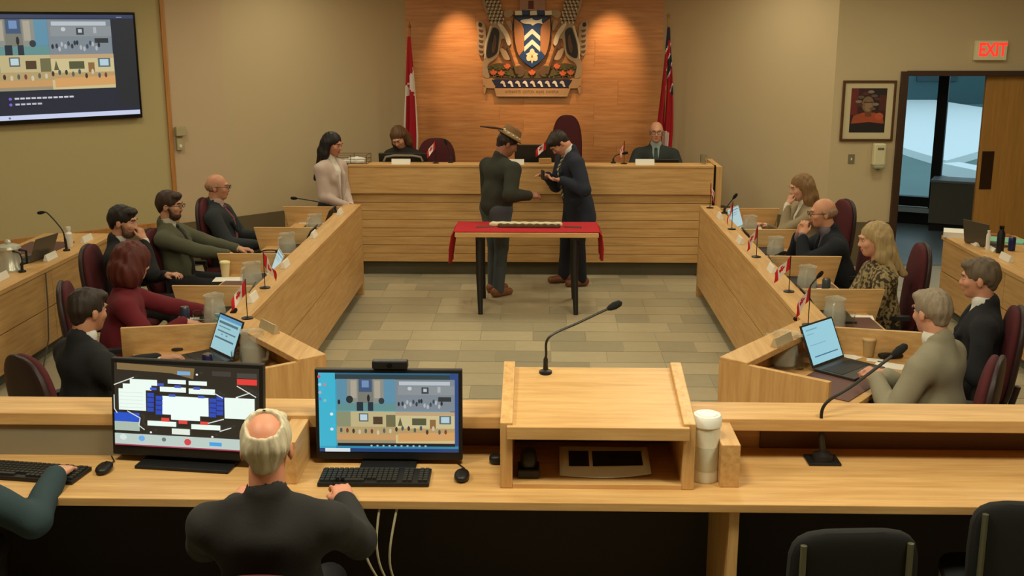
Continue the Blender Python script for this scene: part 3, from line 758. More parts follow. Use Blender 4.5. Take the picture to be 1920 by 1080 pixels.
    if hair:
        hv = Vol(); rip = (0.0032, 135)
        if hair in ('short', 'long', 'bob', 'curly', 'shoulder', 'crown'):
            r = (0.082, 0.101, 0.092) if hair != 'curly' else (0.115, 0.125, 0.115)
            hv.E(H(0, -0.018, 0.037), r, Hd_R)
            if hair in ('short', 'crown'):
                hv.C(H(0, -0.066, 0.0), H(0, -0.066, -0.045), 0.046, 0.032, 0.03, flat=(Hd_R @ V((1, 0, 0)), 1.4))
                hv.E(H(0, 0.055, 0.085), (0.062, 0.045, 0.030), Hd_R, 0.02)
                hv.E(H(0, 0.115, -0.045), (0.088, 0.085, 0.100), Hd_R, 0.01, '-'); hv.B(H(0, 0.03, -0.075), (0.12, 0.075, 0.05), Hd_R, 0.005, 0.01, '-')
                if hair == 'crown': hv.E(H(0, -0.084, 0.106), (0.064, 0.062, 0.064), Hd_R, 0.01, '-')
            elif hair == 'curly':
                for s in (-1, 1): hv.E(H(s * 0.075, -0.04, -0.06), (0.06, 0.09, 0.10), Hd_R, 0.03)
                hv.E(H(0, -0.09, -0.06), (0.10, 0.07, 0.11), Hd_R, 0.03)
                hv.E(H(0, 0.12, -0.04), (0.075, 0.085, 0.105), Hd_R, 0.01, '-'); rip = (0.006, 95)
            else:
                ln = {'long': 0.40, 'bob': 0.17, 'shoulder': 0.27}[hair]
                for s in (-1, 1):
                    p0 = H(s * 0.070, -0.02, 0.02); p1 = H(s * 0.082, -0.02, -0.11); p2 = p1 + up * (-(ln - 0.13)) - fwd * 0.085 + rt * s * 0.03
                    hv.chain([p0, p1, p2], [0.034, 0.038, 0.022], 0.03)
                q1 = H(0, -0.085, -0.08); q2 = q1 + up * (-(ln - 0.09)) - fwd * 0.085
                hv.chain([H(0, -0.06, 0.03), q1, q2], [0.06, 0.055, 0.03], 0.04)
                for s in (-1, 1): hv.chain([H(s * 0.045, -0.07, 0.0), H(s * 0.055, -0.08, -0.09), q2 + rt * s * 0.06], [0.05, 0.045, 0.026], 0.03)
                hv.E(H(0, 0.118, -0.05), (0.062, 0.082, 0.118), Hd_R, 0.01, '-')
        elif hair == 'ring':
            hv.E(H(0, -0.020, 0.005), (0.083, 0.098, 0.062), Hd_R).E(H(0, 0.11, -0.02), (0.12, 0.11, 0.12), Hd_R, 0.01, '-').E(H(0, 0.0, 0.105), (0.068, 0.10, 0.075), Hd_R, 0.01, '-')
        elif hair == 'fringe':
            hv.E(H(0, -0.022, 0.008), (0.092, 0.105, 0.070), Hd_R).C(H(0, -0.06, -0.02), H(0, -0.07, -0.075), 0.06, 0.05, 0.03, flat=(Hd_R @ V((1, 0, 0)), 1.25)).E(H(0, 0.12, -0.02), (0.12, 0.11, 0.12), Hd_R, 0.01, '-').E(H(0, -0.005, 0.09), (0.062, 0.092, 0.07), Hd_R, 0.01, '-')
        hv.obj(max(0.006, vox * 0.85), 'hair', HM_, root, rip)
    if beard:
        bv = Vol().E(H(0, 0.040, -0.082), (0.054, 0.056, 0.044), Hd_R)
        for s in (-1, 1): bv.C(H(s * 0.062, 0.015, -0.02), H(s * 0.048, 0.045, -0.075), 0.012, 0.018, 0.02)
        bv.E(H(0, 0.093, -0.044), (0.026, 0.008, 0.006), Hd_R, 0.006)
        bv.E(H(0, 0.10, -0.060), (0.020, 0.02, 0.007), Hd_R, 0.004, '-').E(H(0, 0.03, -0.02), (0.056, 0.062, 0.05), Hd_R, 0.01, '-')
        bv.obj(0.006, 'beard', hairmat(beard), root, (0.001, 200))
    if glasses:
        gb = MB()
        for s in (-1, 1):
            ring = [Mh @ V((s * 0.033 + 0.025 * math.cos(a * PI / 8), 0.108, 0.006 + 0.017 * math.sin(a * PI / 8))) for a in range(17)]
            gb.tube(ring, 0.0026, 6); gb.tube([Mh @ V((s * 0.058, 0.106, 0.010)), Mh @ V((s * 0.082, 0.06, 0.010)), Mh @ V((s * 0.084, -0.01, 0.006))], 0.0026, 6)
        gb.tube([Mh @ V((-0.009, 0.110, 0.010)), Mh @ V((0.009, 0.110, 0.010))], 0.0026, 6)
        gb.build('glasses', mat('glasses_%d' % glasses[0], glasses, 0.35), root, smooth=True)
    return root, dict(H=H, T=T, Hc=Hc, HR=Hd_R, M=Mh, W=WR, up=up, fwd=fwd, rt=rt, Nk=Nk)
# ------------------------------------------------------------------ chairs
CHAIR_LAB = []
def make_chair():
    t = thing('office_chair', '', 'chair', group='maroon swivel chairs')
    M = Matrix.Translation((0, -0.175, 0.76)) @ Matrix.Rotation(R(6), 4, 'X')
    bk = MB(); bk.ball((0, 0.012, 0), (0.225, 0.045, 0.32), 0, 28, 18, 0.72, 0.8, M=M)
    bk.build('backrest', MAROON, t, smooth=True)
    s = MB(); s.ball((0, -0.022, 0.0), (0.232, 0.035, 0.328), 0, 28, 18, 0.72, 0.7, M=M); s.build('back_shell', SHELL, t, smooth=True)
    MB().ball((0, 0.06, 0.425), (0.25, 0.25, 0.045), 0, 24, 10, 0.6, 0.6).build('seat', MAROON, t, smooth=True)
    a = MB(); a.tube([(0, -0.06, 0.37), (0, -0.22, 0.40), (0, -0.25, 0.55)], 0.022, 8); a.build('back_bracket', SHELL, t, smooth=True)
    for sx in (-1, 1):
        m = MB(); m.tube([(sx * 0.23, 0.02, 0.40), (sx * 0.285, 0.02, 0.44), (sx * 0.285, 0.02, 0.64)], 0.016, 8); m.box((sx * 0.285, 0.03, 0.655), (0.055, 0.25, 0.028))
        m.build('armrest', mat('armrest_black', (34, 34, 34), 0.5), t, smooth=True)
    MB().cyl((0, 0.03, 0.10), 0.026, 0.29, 14).build('column', DKMET, t, smooth=True)
    for i in range(5):
        an = i * 2 * PI / 5 + 0.3; c, s_ = math.cos(an), math.sin(an)
        m = MB(); m.tube([(0, 0.03, 0.12), (0.27 * c, 0.03 + 0.27 * s_, 0.085)], [0.024, 0.016], 8)
        lg = m.build('base_leg', SHELL, t, smooth=True)
        MB().ball((0.27 * c, 0.03 + 0.27 * s_, 0.033), (0.022, 0.022, 0.033), 0, 10, 8).build('caster', BLACK, lg, smooth=True)
    return t
chair0 = make_chair(); chair_used = [False]
def chair(loc, rz, label, top=1.08, width=1.0):
    if not chair_used[0]: c = chair0; chair_used[0] = True
    else: c = dup(chair0)
    c.location = (loc[0], loc[1], loc[2] if len(loc) > 2 else 0); c.rotation_euler = (0, 0, rz); c['label'] = label
    k = (top - 0.44) / 0.645
    for ch in c.children:
        if ch.name.startswith(('backrest', 'back_shell')): ch.scale = (width, 1, k); ch.location = (0, 0, 0.44 * (1 - k))
    return c
def loc_of(pos, rz, p, sc=1.0):
    return (Matrix.Rotation(-rz, 3, 'Z') @ (Vector(p) - Vector(pos))) / sc
def fw(rz): return Vector((-math.sin(rz), math.cos(rz), 0))
VX, VF = 0.0085, 0.0075
# ---- left row
p = (-2.95, 10.13, 0); z = R(-88)
person('bald man in a dark suit seated at the desk closest to the dais', p, z, skin=(198, 140, 108), hair='ring', hairc=(158, 116, 88), top=(40, 44, 46), shirt=(186, 160, 150), tie=(120, 70, 72),
       lean=-4, head=(0, 6, 0), glasses=(40, 34, 30), hands={1: loc_of(p, z, (-2.58, 9.93, 0.68)), -1: loc_of(p, z, (-2.62, 10.25, 0.70))}, vox=VX, build=1.15)
chair((-2.90, 10.10), z, 'maroon swivel chair behind the bald man in a dark suit beside the dais', 1.09)
p = (-3.03, 9.08, 0); z = R(-92)
person('bearded man in an olive green suit with thin glasses', p, z, skin=(196, 142, 112), hair='short', hairc=(58, 40, 28), beard=(66, 44, 30), top=(82, 82, 62), shirt=(190, 180, 160), tie=(34, 30, 28),
       lean=-7, head=(0, 9, 0), glasses=(70, 60, 50), hands={1: loc_of(p, z, (-2.50, 8.92, 0.78)), -1: loc_of(p, z, (-2.52, 9.18, 0.78))}, vox=VX, build=1.05, palms={1: ((0.2, 1, -0.1), (0, 0, 1)), -1: ((-0.2, 1, -0.1), (0, 0, 1))})
chair((-3.02, 8.98), z, 'maroon swivel chair behind the bearded man in olive', 1.00)
p = (-3.22, 8.28, 0); z = R(-84)
person('dark-haired man in a black suit holding his fist to his chin', p, z, skin=(198, 144, 114), hair='short', hairc=(34, 26, 22), beard=(104, 74, 58), top=(30, 31, 33), shirt=(206, 200, 186),
       lean=2, head=(-6, 8, 0), hands={1: (0.035, 0.20, 1.035), -1: (-0.15, 0.30, 0.72)}, palms={1: ((-0.25, -0.35, 1), (0.3, 1, 0.2))}, poles={1: (0.3, 0.6, -1)}, curl=(30, 62), vox=VX)
chair((-3.22, 8.22), z, 'maroon swivel chair of the man resting chin on fist', 1.02)
p = (-2.76, 6.93, 0); z = R(-72)
person('woman with curly auburn hair in a maroon sweater seen from behind', p, z, skin=(206, 152, 124), hair='curly', hairc=(84, 34, 26), top=(104, 24, 34), lean=12, head=(24, 4, 0), female=True, build=1.2, topname='sweater',
       hands={1: loc_of(p, z, (-2.27, 6.86, 0.80)), -1: loc_of(p, z, (-2.12, 7.12, 0.79))}, palms={1: ((0.1, 1, -0.15), (0, 0, 1)), -1: ((0.1, 1, -0.1), (0, 0, 1))}, vox=VF, sc=0.97)
chair((-2.82, 6.85), z, 'maroon swivel chair of the woman in maroon sweater', 1.06)
p = (-2.44, 5.60, 0); z = R(-40)
person('man in a black suit seen from behind at the angled desk', p, z, skin=(180, 128, 98), hair='short', hairc=(44, 34, 27), top=(28, 29, 30), shirt=(206, 204, 200), lean=5, head=(6, 6, 0),
       hands={1: loc_of(p, z, (-1.93, 5.66, 0.80)), -1: loc_of(p, z, (-2.16, 6.0, 0.80))}, vox=VF, build=1.1, sc=0.985)
chair((-2.50, 5.54), R(-40), 'maroon swivel chair of the man in black seen from behind', 1.0)
# ---- right row
p = (2.54, 10.28, 0); z = R(98)
person('woman with long light brown hair in a beige jacket, chin on hand', p, z, skin=(212, 158, 130), hair='long', hairc=(128, 96, 58), top=(150, 134, 104), shirt=(226, 216, 196), lean=8, head=(0, 8, 0), female=True, topname='blazer',
       hands={-1: (-0.02, 0.23, 1.02), 1: (0.1, 0.40, 0.80)}, palms={-1: ((0.15, -0.35, 1), (-0.2, 1, 0.2))}, poles={-1: (-0.3, 0.5, -1)}, curl=(60, 30), vox=VX)
chair((2.60, 10.05), z, 'maroon swivel chair behind the woman with long light brown hair', 1.10)
p = (2.52, 8.95, 0); z = R(90)
person('bald man in a navy suit with hands folded at his mouth', p, z, skin=(206, 148, 114), hair='ring', hairc=(150, 122, 96), top=(24, 27, 34), shirt=(112, 104, 112), lean=20, head=(0, -6, 0), glasses=(28, 24, 22),
       hands={-1: (-0.035, 0.37, 0.98), 1: (0.04, 0.38, 0.97)}, palms={-1: ((0.25, -0.15, 1), (-0.8, 0.6, 0.2)), 1: ((-0.25, -0.1, 1), (0.8, 0.6, 0.2))}, poles={-1: (-0.5, 0.5, -1), 1: (0.5, 0.5, -1)}, curl=(48, 48), vox=VX, build=1.12)
chair((2.55, 9.08), R(82), 'maroon swivel chair behind the bald man with folded hands', 1.08)
p = (2.46, 7.70, 0); z = R(88)
pat = mat('leopard_blouse', (116, 98, 62), 0.85, noise=0.0)
nt = pat.node_tree; vo = nt.nodes.new('ShaderNodeTexNoise'); vo.inputs['Scale'].default_value = 42; vo.inputs['Detail'].default_value = 2
tc = nt.nodes.new('ShaderNodeTexCoord'); nt.links.new(tc.outputs['Object'], vo.inputs['Vector'])
rp = nt.nodes.new('ShaderNodeValToRGB'); rp.color_ramp.elements[0].position = 0.46; rp.color_ramp.elements[1].position = 0.54
rp.color_ramp.elements[0].color = lin((58, 46, 28)) + (1,); rp.color_ramp.elements[1].color = lin((148, 130, 88)) + (1,)
nt.links.new(vo.outputs['Fac'], rp.inputs[0]); nt.links.new(rp.outputs[0], nt.nodes['Principled BSDF'].inputs['Base Color'])
person('blonde woman in a leopard patterned blouse', p, z, skin=(214, 156, 126), hair='shoulder', hairc=(166, 142, 98), topmat=pat, topname='blouse', lean=8, head=(0, 4, 0), female=True, build=1.12,
       hands={-1: loc_of(p, z, (2.10, 7.55, 0.80)), 1: loc_of(p, z, (2.08, 7.68, 0.80))}, palms={-1: ((0.35, 1, 0.1), (-0.6, 0, 1)), 1: ((-0.3, 1, 0.1), (0.6, 0, 1))}, curl=(35, 35), vox=VF)
chair((2.53, 7.82), R(84), 'maroon swivel chair behind the blonde woman', 1.14)
p = (2.66, 6.44, 0); z = R(74)
person('grey-haired man in a dark jacket over an open white shirt', p, z, skin=(200, 142, 112), hair='short', hairc=(98, 84, 66), top=(28, 29, 33), shirt=(216, 214, 206), lean=3, head=(-8, 4, 0), hands={-1: loc_of(p, z, (2.34, 6.30, 0.74)), 1: loc_of(p, z, (2.36, 6.55, 0.74))}, vox=VF, build=1.05)
chair((2.62, 6.42), R(74), 'maroon swivel chair of the man in dark jacket and white shirt', 1.04)
p = (2.15, 5.60, 0); z = R(48)
person('grey-haired man in a light grey suit seen from behind', p, z, skin=(200, 144, 116), hair='short', hairc=(136, 122, 102), top=(140, 134, 112), shirt=(214, 210, 198), lean=10, head=(-22, 4, 0),
       hands={-1: loc_of(p, z, (1.80, 5.66, 0.82)), 1: loc_of(p, z, (1.86, 5.72, 0.82))}, palms={-1: ((0.5, 1, 0.2), (-0.6, 0, 1)), 1: ((-0.5, 1, 0.2), (0.6, 0, 1))}, curl=(50, 50), vox=VF, build=1.12)
chair((2.13, 5.50), R(62), 'maroon swivel chair behind the man in light grey suit', 1.02)
# ---- behind the dais
p = (-1.56, 12.82, 0.25); z = R(168)
person('woman with long brown hair bending over a keyboard behind the dais', p, z, skin=(206, 152, 122), hair='shoulder', hairc=(92, 64, 40), top=(38, 34, 32), lean=8, head=(0, 34, 8), female=True, topname='sweater', vox=VX)
chair((-1.24, 13.05, 0.25), R(176), 'maroon swivel chair standing empty behind the dais flag', 1.08)
p = (1.36, 12.92, 0.25); z = R(176)
person('bald man with glasses in a dark suit seated behind the dais', p, z, skin=(206, 150, 120), hair='ring', hairc=(150, 126, 104), top=(44, 50, 48), shirt=(150, 164, 160), tie=(58, 72, 68), glasses=(34, 32, 30), lean=0, head=(0, 2, 0), vox=VX, build=1.12)
chair((1.38, 13.05, 0.25), R(178), 'maroon swivel chair of the bald man behind the dais', 1.0)
chair((0.34, 13.25, 0.25), R(180), 'tall maroon chair at the centre of the dais', 1.34, 0.8)
chair((-4.62, 9.15), R(-96), 'maroon swivel chair below the wall screen at the staff desk', 0.98)
# ---- the three standing
p = (-0.42, 10.86, 0); z = R(-52)
m1, J = person('man in dark shirt and jeans wearing a brown hat with a feather', p, z, skin=(150, 98, 72), hair='short', hairc=(42, 32, 26), top=(44, 46, 36), legs=(74, 82, 88), shoe=(134, 84, 52), pose='stand', lean=8, head=(-24, 22, 0), topname='overshirt',
       hands={1: loc_of(p, z, (-0.09, 10.73, 1.04)), -1: (-0.14, 0.30, 1.0)}, poles={1: (0.4, -0.6, -0.8), -1: (-0.15, -0.4, -1)}, palms={1: ((0.2, 1, -0.05), (0.6, 0, 0.8))}, feet={1: (0.10, -0.05), -1: (-0.09, 0.03)}, vox=VF, build=1.24, sc=0.985)
HT = MB(); Mh = J['M'] @ Matrix.Translation((0, -0.012, 0.075)) @ Matrix.Rotation(R(-4), 4, 'X')
HATM = mat('brown_felt', (126, 94, 62), 0.95, noise=0.2, nscale=120, bump=0.4)
HT.lathe([(0.0, 0.098), (0.05, 0.100), (0.085, 0.088), (0.098, 0.05), (0.103, 0.0), (0.128, -0.012), (0.135, -0.006), (0.13, 0.0), (0.106, 0.008)], 28, M=Mh)
hat = HT.build('hat', HATM, m1, smooth=True)
hb_ = MB().lathe([(0.1045, 0.002), (0.1065, 0.004), (0.1045, 0.034), (0.1025, 0.034)], 28, M=Mh).build('hat_band', mat('hat_band', (176, 160, 122), 0.8), hat, smooth=True)
bd = MB()
for i in range(14):
    a = 2 * PI * i / 14; bd.ball((0.107 * math.cos(a), 0.107 * math.sin(a), 0.019), (0.009, 0.009, 0.010), 0, 8, 6, M=Mh)
bd.build('hat_beads', mat('bone_bead', (222, 206, 160), 0.5), hat, smooth=True)
ft = MB(); ft.tube([Mh @ V((0.06, -0.09, 0.03)), Mh @ V((0.03, -0.18, -0.005)), Mh @ V((0.0, -0.31, -0.065))], [0.006, 0.012, 0.006], 6)
ft.build('feather', mat('dark_feather', (58, 42, 30), 0.7), hat, smooth=True)
MB().ball(tuple(Mh @ V((0.06, -0.095, 0.03))), (0.014, 0.014, 0.012), 0, 8, 6).build('feather_quill', mat('quill_white', (214, 200, 170), 0.6), hat, smooth=True)
TIEM = mat('striped_tie', (110, 106, 78), 0.7)
nt = TIEM.node_tree; wv = nt.nodes.new('ShaderNodeTexWave'); wv.inputs['Scale'].default_value = 9; tc = nt.nodes.new('ShaderNodeTexCoord'); mp = nt.nodes.new('ShaderNodeMapping'); mp.inputs['Rotation'].default_value = (0, R(50), 0)
nt.links.new(tc.outputs['Object'], mp.inputs[0]); nt.links.new(mp.outputs[0], wv.inputs[0]); rp = nt.nodes.new('ShaderNodeValToRGB'); rp.color_ramp.interpolation = 'CONSTANT'
rp.color_ramp.elements[0].color = lin((62, 62, 50)) + (1,); rp.color_ramp.elements[1].color = lin((176, 168, 130)) + (1,); rp.color_ramp.elements[1].position = 0.5
nt.links.new(wv.outputs[0], rp.inputs[0]); nt.links.new(rp.outputs[0], nt.nodes['Principled BSDF'].inputs['Base Color'])
p = (0.40, 11.32, 0); z = R(108)
m2, J2 = person('dark-haired man in a navy suit bowing over a small dark case', p, z, skin=(204, 146, 118), hair='short', hairc=(46, 36, 28), top=(34, 40, 54), shirt=(220, 216, 204), tie=TIEM, legs=(26, 28, 36), shoe=(120, 72, 44), pose='stand', lean=13, head=(0, 46, 0), topname='suit_jacket',
       hands={-1: loc_of(p, z, (0.235, 11.05, 1.13)), 1: loc_of(p, z, (0.09, 11.28, 1.14))}, poles={1: (0.6, -0.5, -0.6), -1: (-0.6, -0.5, -0.6)}, palms={-1: ((0.55, 1, 0.1), (0.1, 0.2, -1)), 1: ((-0.3, 1, 0.25), (0.3, 0.2, 1))}, curl=(22, 18), feet={1: (0.11, 0.10), -1: (-0.10, -0.02)}, vox=VF, build=1.2, vdepth=0.30, open_front=0.042)
cs = thing('small_case', 'small dark case held open by the man in navy suit', 'case', (0.10, 11.13, 1.135), R(15))
MB().box((0, 0, 0), (0.13, 0.085, 0.02)).build('lower_half', mat('case_black', (34, 28, 30), 0.5), cs, bevel=0.005)
MB().box((-0.06, 0, 0.045), (0.018, 0.085, 0.085)).build('lid', mat('case_black', (34, 28, 30), 0.5), cs, bevel=0.004)
p = (-2.10, 11.12, 0); z = R(-118)
person('woman with long black hair in a pale pink blazer standing by the dais', p, z, skin=(186, 126, 98), hair='long', hairc=(26, 20, 19), top=(188, 168, 156), shirt=(222, 216, 200), legs=(40, 38, 40), pose='stand', lean=0, head=(6, 14, 0), female=True, topname='blazer',
       hands={1: (0.05, 0.23, 0.92), -1: (-0.03, 0.22, 0.92)}, palms={1: ((-0.6, 0.4, -0.3), (0.2, 1, 0.3)), -1: ((0.6, 0.4, -0.3), (-0.2, 1, 0.3))}, curl=(40, 40), vox=VX, sc=0.955, vdepth=0.46, open_front=0.058, build=1.05)
# ---- operators at the gallery counter
p = tuple(at_h(495, 776, 1.37).xy - Vector((0, 0.03))) + (0.0,); z = R(4)
person('white-haired balding man seated at the computer screens', p, z, skin=(206, 138, 108), hair='crown', hairc=(196, 184, 156), top=(40, 38, 36), lean=4, head=(2, 8, 0), topname='sweater', vox=VF, build=1.1, sc=1.045, hands={1: (0.2, 0.48, 0.80), -1: (-0.2, 0.48, 0.80)})
chair((p[0], p[1] - 0.05), R(4), 'maroon swivel chair of the white-haired man at the screens', 0.92)
p = (-2.38, 3.80, 0.0); z = R(8)
person('person in a dark teal shirt reaching towards the keyboard', p, z, skin=(214, 158, 130), hair='short', hairc=(70, 54, 40), top=(40, 58, 62), lean=8, head=(0, 8, 0), topname='shirt_top', vox=VF, build=1.15, hands={1: loc_of(p, z, (-1.98, 4.20, 0.85)), -1: (-0.2, 0.40, 0.83)}, palms={1: ((0.2, 1, -0.1), (0, 0, 1)), -1: ((0.1, 1, -0.1), (0, 0, 1))})
chair((-2.40, 3.75), R(8), 'maroon swivel chair of the person in a dark teal shirt', 0.92)
# black stacking chairs in the gallery
def gallery_chair(loc, rz, label):
    t = thing('gallery_chair', label, 'chair', loc, rz)
    BF = mat('black_chair_fabric', (20, 20, 19), 0.9, noise=0.2, nscale=200)
    MB().ball((0, 0.0, 0.72), (0.235, 0.035, 0.20), 0, 24, 12, 0.45, 0.5).build('backrest', BF, t, smooth=True)
    MB().ball((0, 0.25, 0.46), (0.235, 0.23, 0.035), 0, 24, 10, 0.5, 0.5).build('seat', BF, t, smooth=True)
    for sx in (-1, 1):
        MB().tube([(sx * 0.19, -0.035, 0.88), (sx * 0.19, -0.04, 0.60), (sx * 0.20, 0.0, 0.42), (sx * 0.21, -0.02, 0.0)], 0.012, 8).build('leg', mat('grey_green_metal', (92, 92, 72), 0.4, 0.4), t, smooth=True)
        MB().tube([(sx * 0.20, 0.05, 0.42), (sx * 0.20, 0.42, 0.42), (sx * 0.21, 0.46, 0.0)], 0.012, 8).build('leg', mat('grey_green_metal', (92, 92, 72), 0.4, 0.4), t, smooth=True)
    return t
gallery_chair((1.86, 3.86, 0), R(-6), 'black padded gallery chair tucked at the end of the counter')
gallery_chair((1.12, 3.62, 0), R(4), 'black padded gallery chair tucked below the square-based microphone')
# ------------------------------------------------------------------ ceremony table
t = thing('ceremony_table', 'narrow maple table with black legs draped in red cloth runner', 'table')
TZ = 0.765; tx0, tx1, ty0, ty1 = -0.775, 0.560, 10.09, 10.68
MB().box(((tx0 + tx1) / 2, (ty0 + ty1) / 2, TZ - 0.018), (tx1 - tx0, ty1 - ty0, 0.042)).build('tabletop', WX, t, bevel=0.004)
for x in (-0.55, 0.345):
    for y, dy_ in ((10.17, -0.12), (10.58, 0.10)):
        MB().tube([(x, y, TZ - 0.03), (x, y + dy_ * 0.3, 0.35), (x + 0.012, y + dy_, 0.0)], [0.036, 0.032, 0.022], 10).build('leg', BLACK, t, smooth=True)
    MB().box((x, 10.375, TZ - 0.055), (0.07, 0.48, 0.034)).build('leg_bracket', BLACK, t)
RED = clothmat((184, 28, 40))
cl = MB(); cy0, cy1 = ty0 + 0.02, ty1 - 0.02; cz = TZ + 0.005
prof = [(tx0 - 0.055, TZ - 0.30), (tx0 - 0.045, TZ - 0.16), (tx0 - 0.022, TZ - 0.03), (tx0 - 0.006, cz + 0.004), (tx0 + 0.02, cz + 0.002), (tx1 - 0.02, cz + 0.002), (tx1 + 0.006, cz + 0.004), (tx1 + 0.022, TZ - 0.03), (tx1 + 0.035, TZ - 0.15), (tx1 + 0.04, TZ - 0.27)]
ny = 15; vv = []; ff = []
for i, (x, zz) in enumerate(prof):
    for j in range(ny):
        s = j / (ny - 1); w_ = 0.014 * math.sin(s * 16 + i) if i in (0, 1, 2, 7, 8, 9) else 0
        yy = cy0 + (cy1 - cy0) * (s if i not in (0, 9) else 0.08 + 0.84 * s)
        vv.append((x + (w_ * (-1 if i < 5 else 1)), yy, zz - (0.05 * math.sin(s * PI) if i in (0, 9) else 0) * 0.6))
for i in range(len(prof) - 1):
    for j in range(ny - 1): ff.append((i * ny + j, i * ny + j + 1, (i + 1) * ny + j + 1, (i + 1) * ny + j))
cl.add(vv, ff); rc_ = cl.build('table_runner', RED, smooth=True)
so = rc_.modifiers.new('thick', 'SOLIDIFY'); so.thickness = 0.004
tag(rc_, 'red cloth runner hanging over both ends of the narrow table', 'cloth')
wp = thing('wampum_belt', 'rolled cream and brown wampum belt on the red cloth', 'belt', (-0.09, 10.36, cz + 0.004))
WPM = mat('wampum_cream', (226, 214, 180), 0.8, noise=0.15, nscale=60, bump=0.5)
v = Vol().C((-0.33, 0.03, 0.024), (0.30, 0.03, 0.024), 0.026, 0.024, 0.01).C((-0.34, 0.03, 0.024), (-0.36, 0.03, 0.022), 0.026, 0.02, 0.01)
v.obj(0.008, 'roll', WPM, wp, (0.003, 60))
v = Vol().C((-0.28, -0.022, 0.018), (0.28, -0.03, 0.018), 0.022, 0.02, 0.01).C((-0.30, 0.07, 0.02), (0.24, 0.072, 0.03), 0.018, 0.018, 0.01)
v.obj(0.008, 'fur_wrap', mat('brown_fur', (98, 74, 50), 0.95, noise=0.5, nscale=80, bump=0.6), wp, (0.004, 90))
for sx in (-1, 1):
    f = MB()
    for k in range(5): f.tube([(sx * 0.33, -0.01 + 0.012 * k, 0.008), (sx * 0.42, -0.03 + 0.016 * k, 0.004), (sx * 0.50, -0.05 + 0.022 * k, 0.004)], 0.0035, 5)
    f.build('fringe', mat('fringe_brown', (120, 70, 52), 0.9), wp, smooth=True)

# ------------------------------------------------------------------ small things on the desks
def mic(base, pts, label, plate=0.0, r=0.0055, head=0.016, sc=1.0):
    t = thing('gooseneck_microphone', label, 'microphone', base)
    b = Vector(base); P = [Vector(p) - b for p in pts]
    if plate: 
        MB().box((0, 0, 0.006), (plate, plate * 0.8, 0.012)).build('base_plate', BLACK, t, bevel=0.004)
        MB().lathe([(plate * 0.33, 0.012), (plate * 0.30, 0.035), (plate * 0.12, 0.045), (plate * 0.10, 0.06)], 20).build('base', BLACK, t, smooth=True)
        st = Vector((0, 0, 0.05))
    else:
        MB().lathe([(0.030, 0), (0.028, 0.012), (0.012, 0.018), (0.009, 0.05)], 16).build('base', BLACK, t, smooth=True); st = Vector((0, 0, 0.04))
    ctr = [st] + P; cv = []
    for i in range(len(ctr) - 1):                    # Catmull-Rom through the points
        p0, p1, p2, p3 = ctr[max(i - 1, 0)], ctr[i], ctr[i + 1], ctr[min(i + 2, len(ctr) - 1)]
        for q in range(8):
            u = q / 8; cv.append(0.5 * ((2 * p1) + (p2 - p0) * u + (2 * p0 - 5 * p1 + 4 * p2 - p3) * u * u + (3 * p1 - p0 - 3 * p2 + p3) * u ** 3))
    cv.append(ctr[-1]); n = len(cv)
    rs = [r * (1.9 if i < n * 0.16 else (1.0 + 0.35 * (i > n * 0.16 and i < n * 0.2))) for i in range(n)]
    MB().tube(cv, rs, 8).build('gooseneck', mat('gooseneck_black', (30, 27, 22), 0.4), t, smooth=True)
    d = (cv[-1] - cv[-3]).normalized()
    v = MB().tube([cv[-1] - d * 0.01, cv[-1] + d * 0.004, cv[-1] + d * head * 1.6, cv[-1] + d * head * 3.1, cv[-1] + d * head * 3.6], [r * 1.2, head * 0.75, head, head * 0.8, head * 0.3], 12)
    v.build('mic_head', mat('mic_foam', (16, 16, 15), 0.95), t, smooth=True)
    return t
LEAF_H = [(0, 1.0), (0.14, 0.70), (0.30, 0.78), (0.22, 0.36), (0.46, 0.60), (0.52, 0.46), (0.80, 0.52), (0.70, 0.26), (0.82, 0.16), (0.40, -0.18), (0.46, -0.36), (0.05, -0.28), (0.05, -0.78)]
LEAF = LEAF_H + [(-x, y) for x, y in LEAF_H[::-1][:-1]]
def in_poly(x, y, P):
    c = False; j = len(P) - 1
    for i in range(len(P)):
        if (P[i][1] > y) != (P[j][1] > y) and x < (P[j][0] - P[i][0]) * (y - P[i][1]) / (P[j][1] - P[i][1]) + P[i][0]: c = not c
        j = i
    return c
FLAGR = clothmat((196, 30, 38)); FLAGW = clothmat((226, 214, 206)); FLAGB = clothmat((34, 38, 66))
def ca_col(u, v): return 0 if (u < 0.25 or u > 0.75 or in_poly((u - 0.5) / 0.215, (0.52 - v) / 0.43, LEAF)) else 1
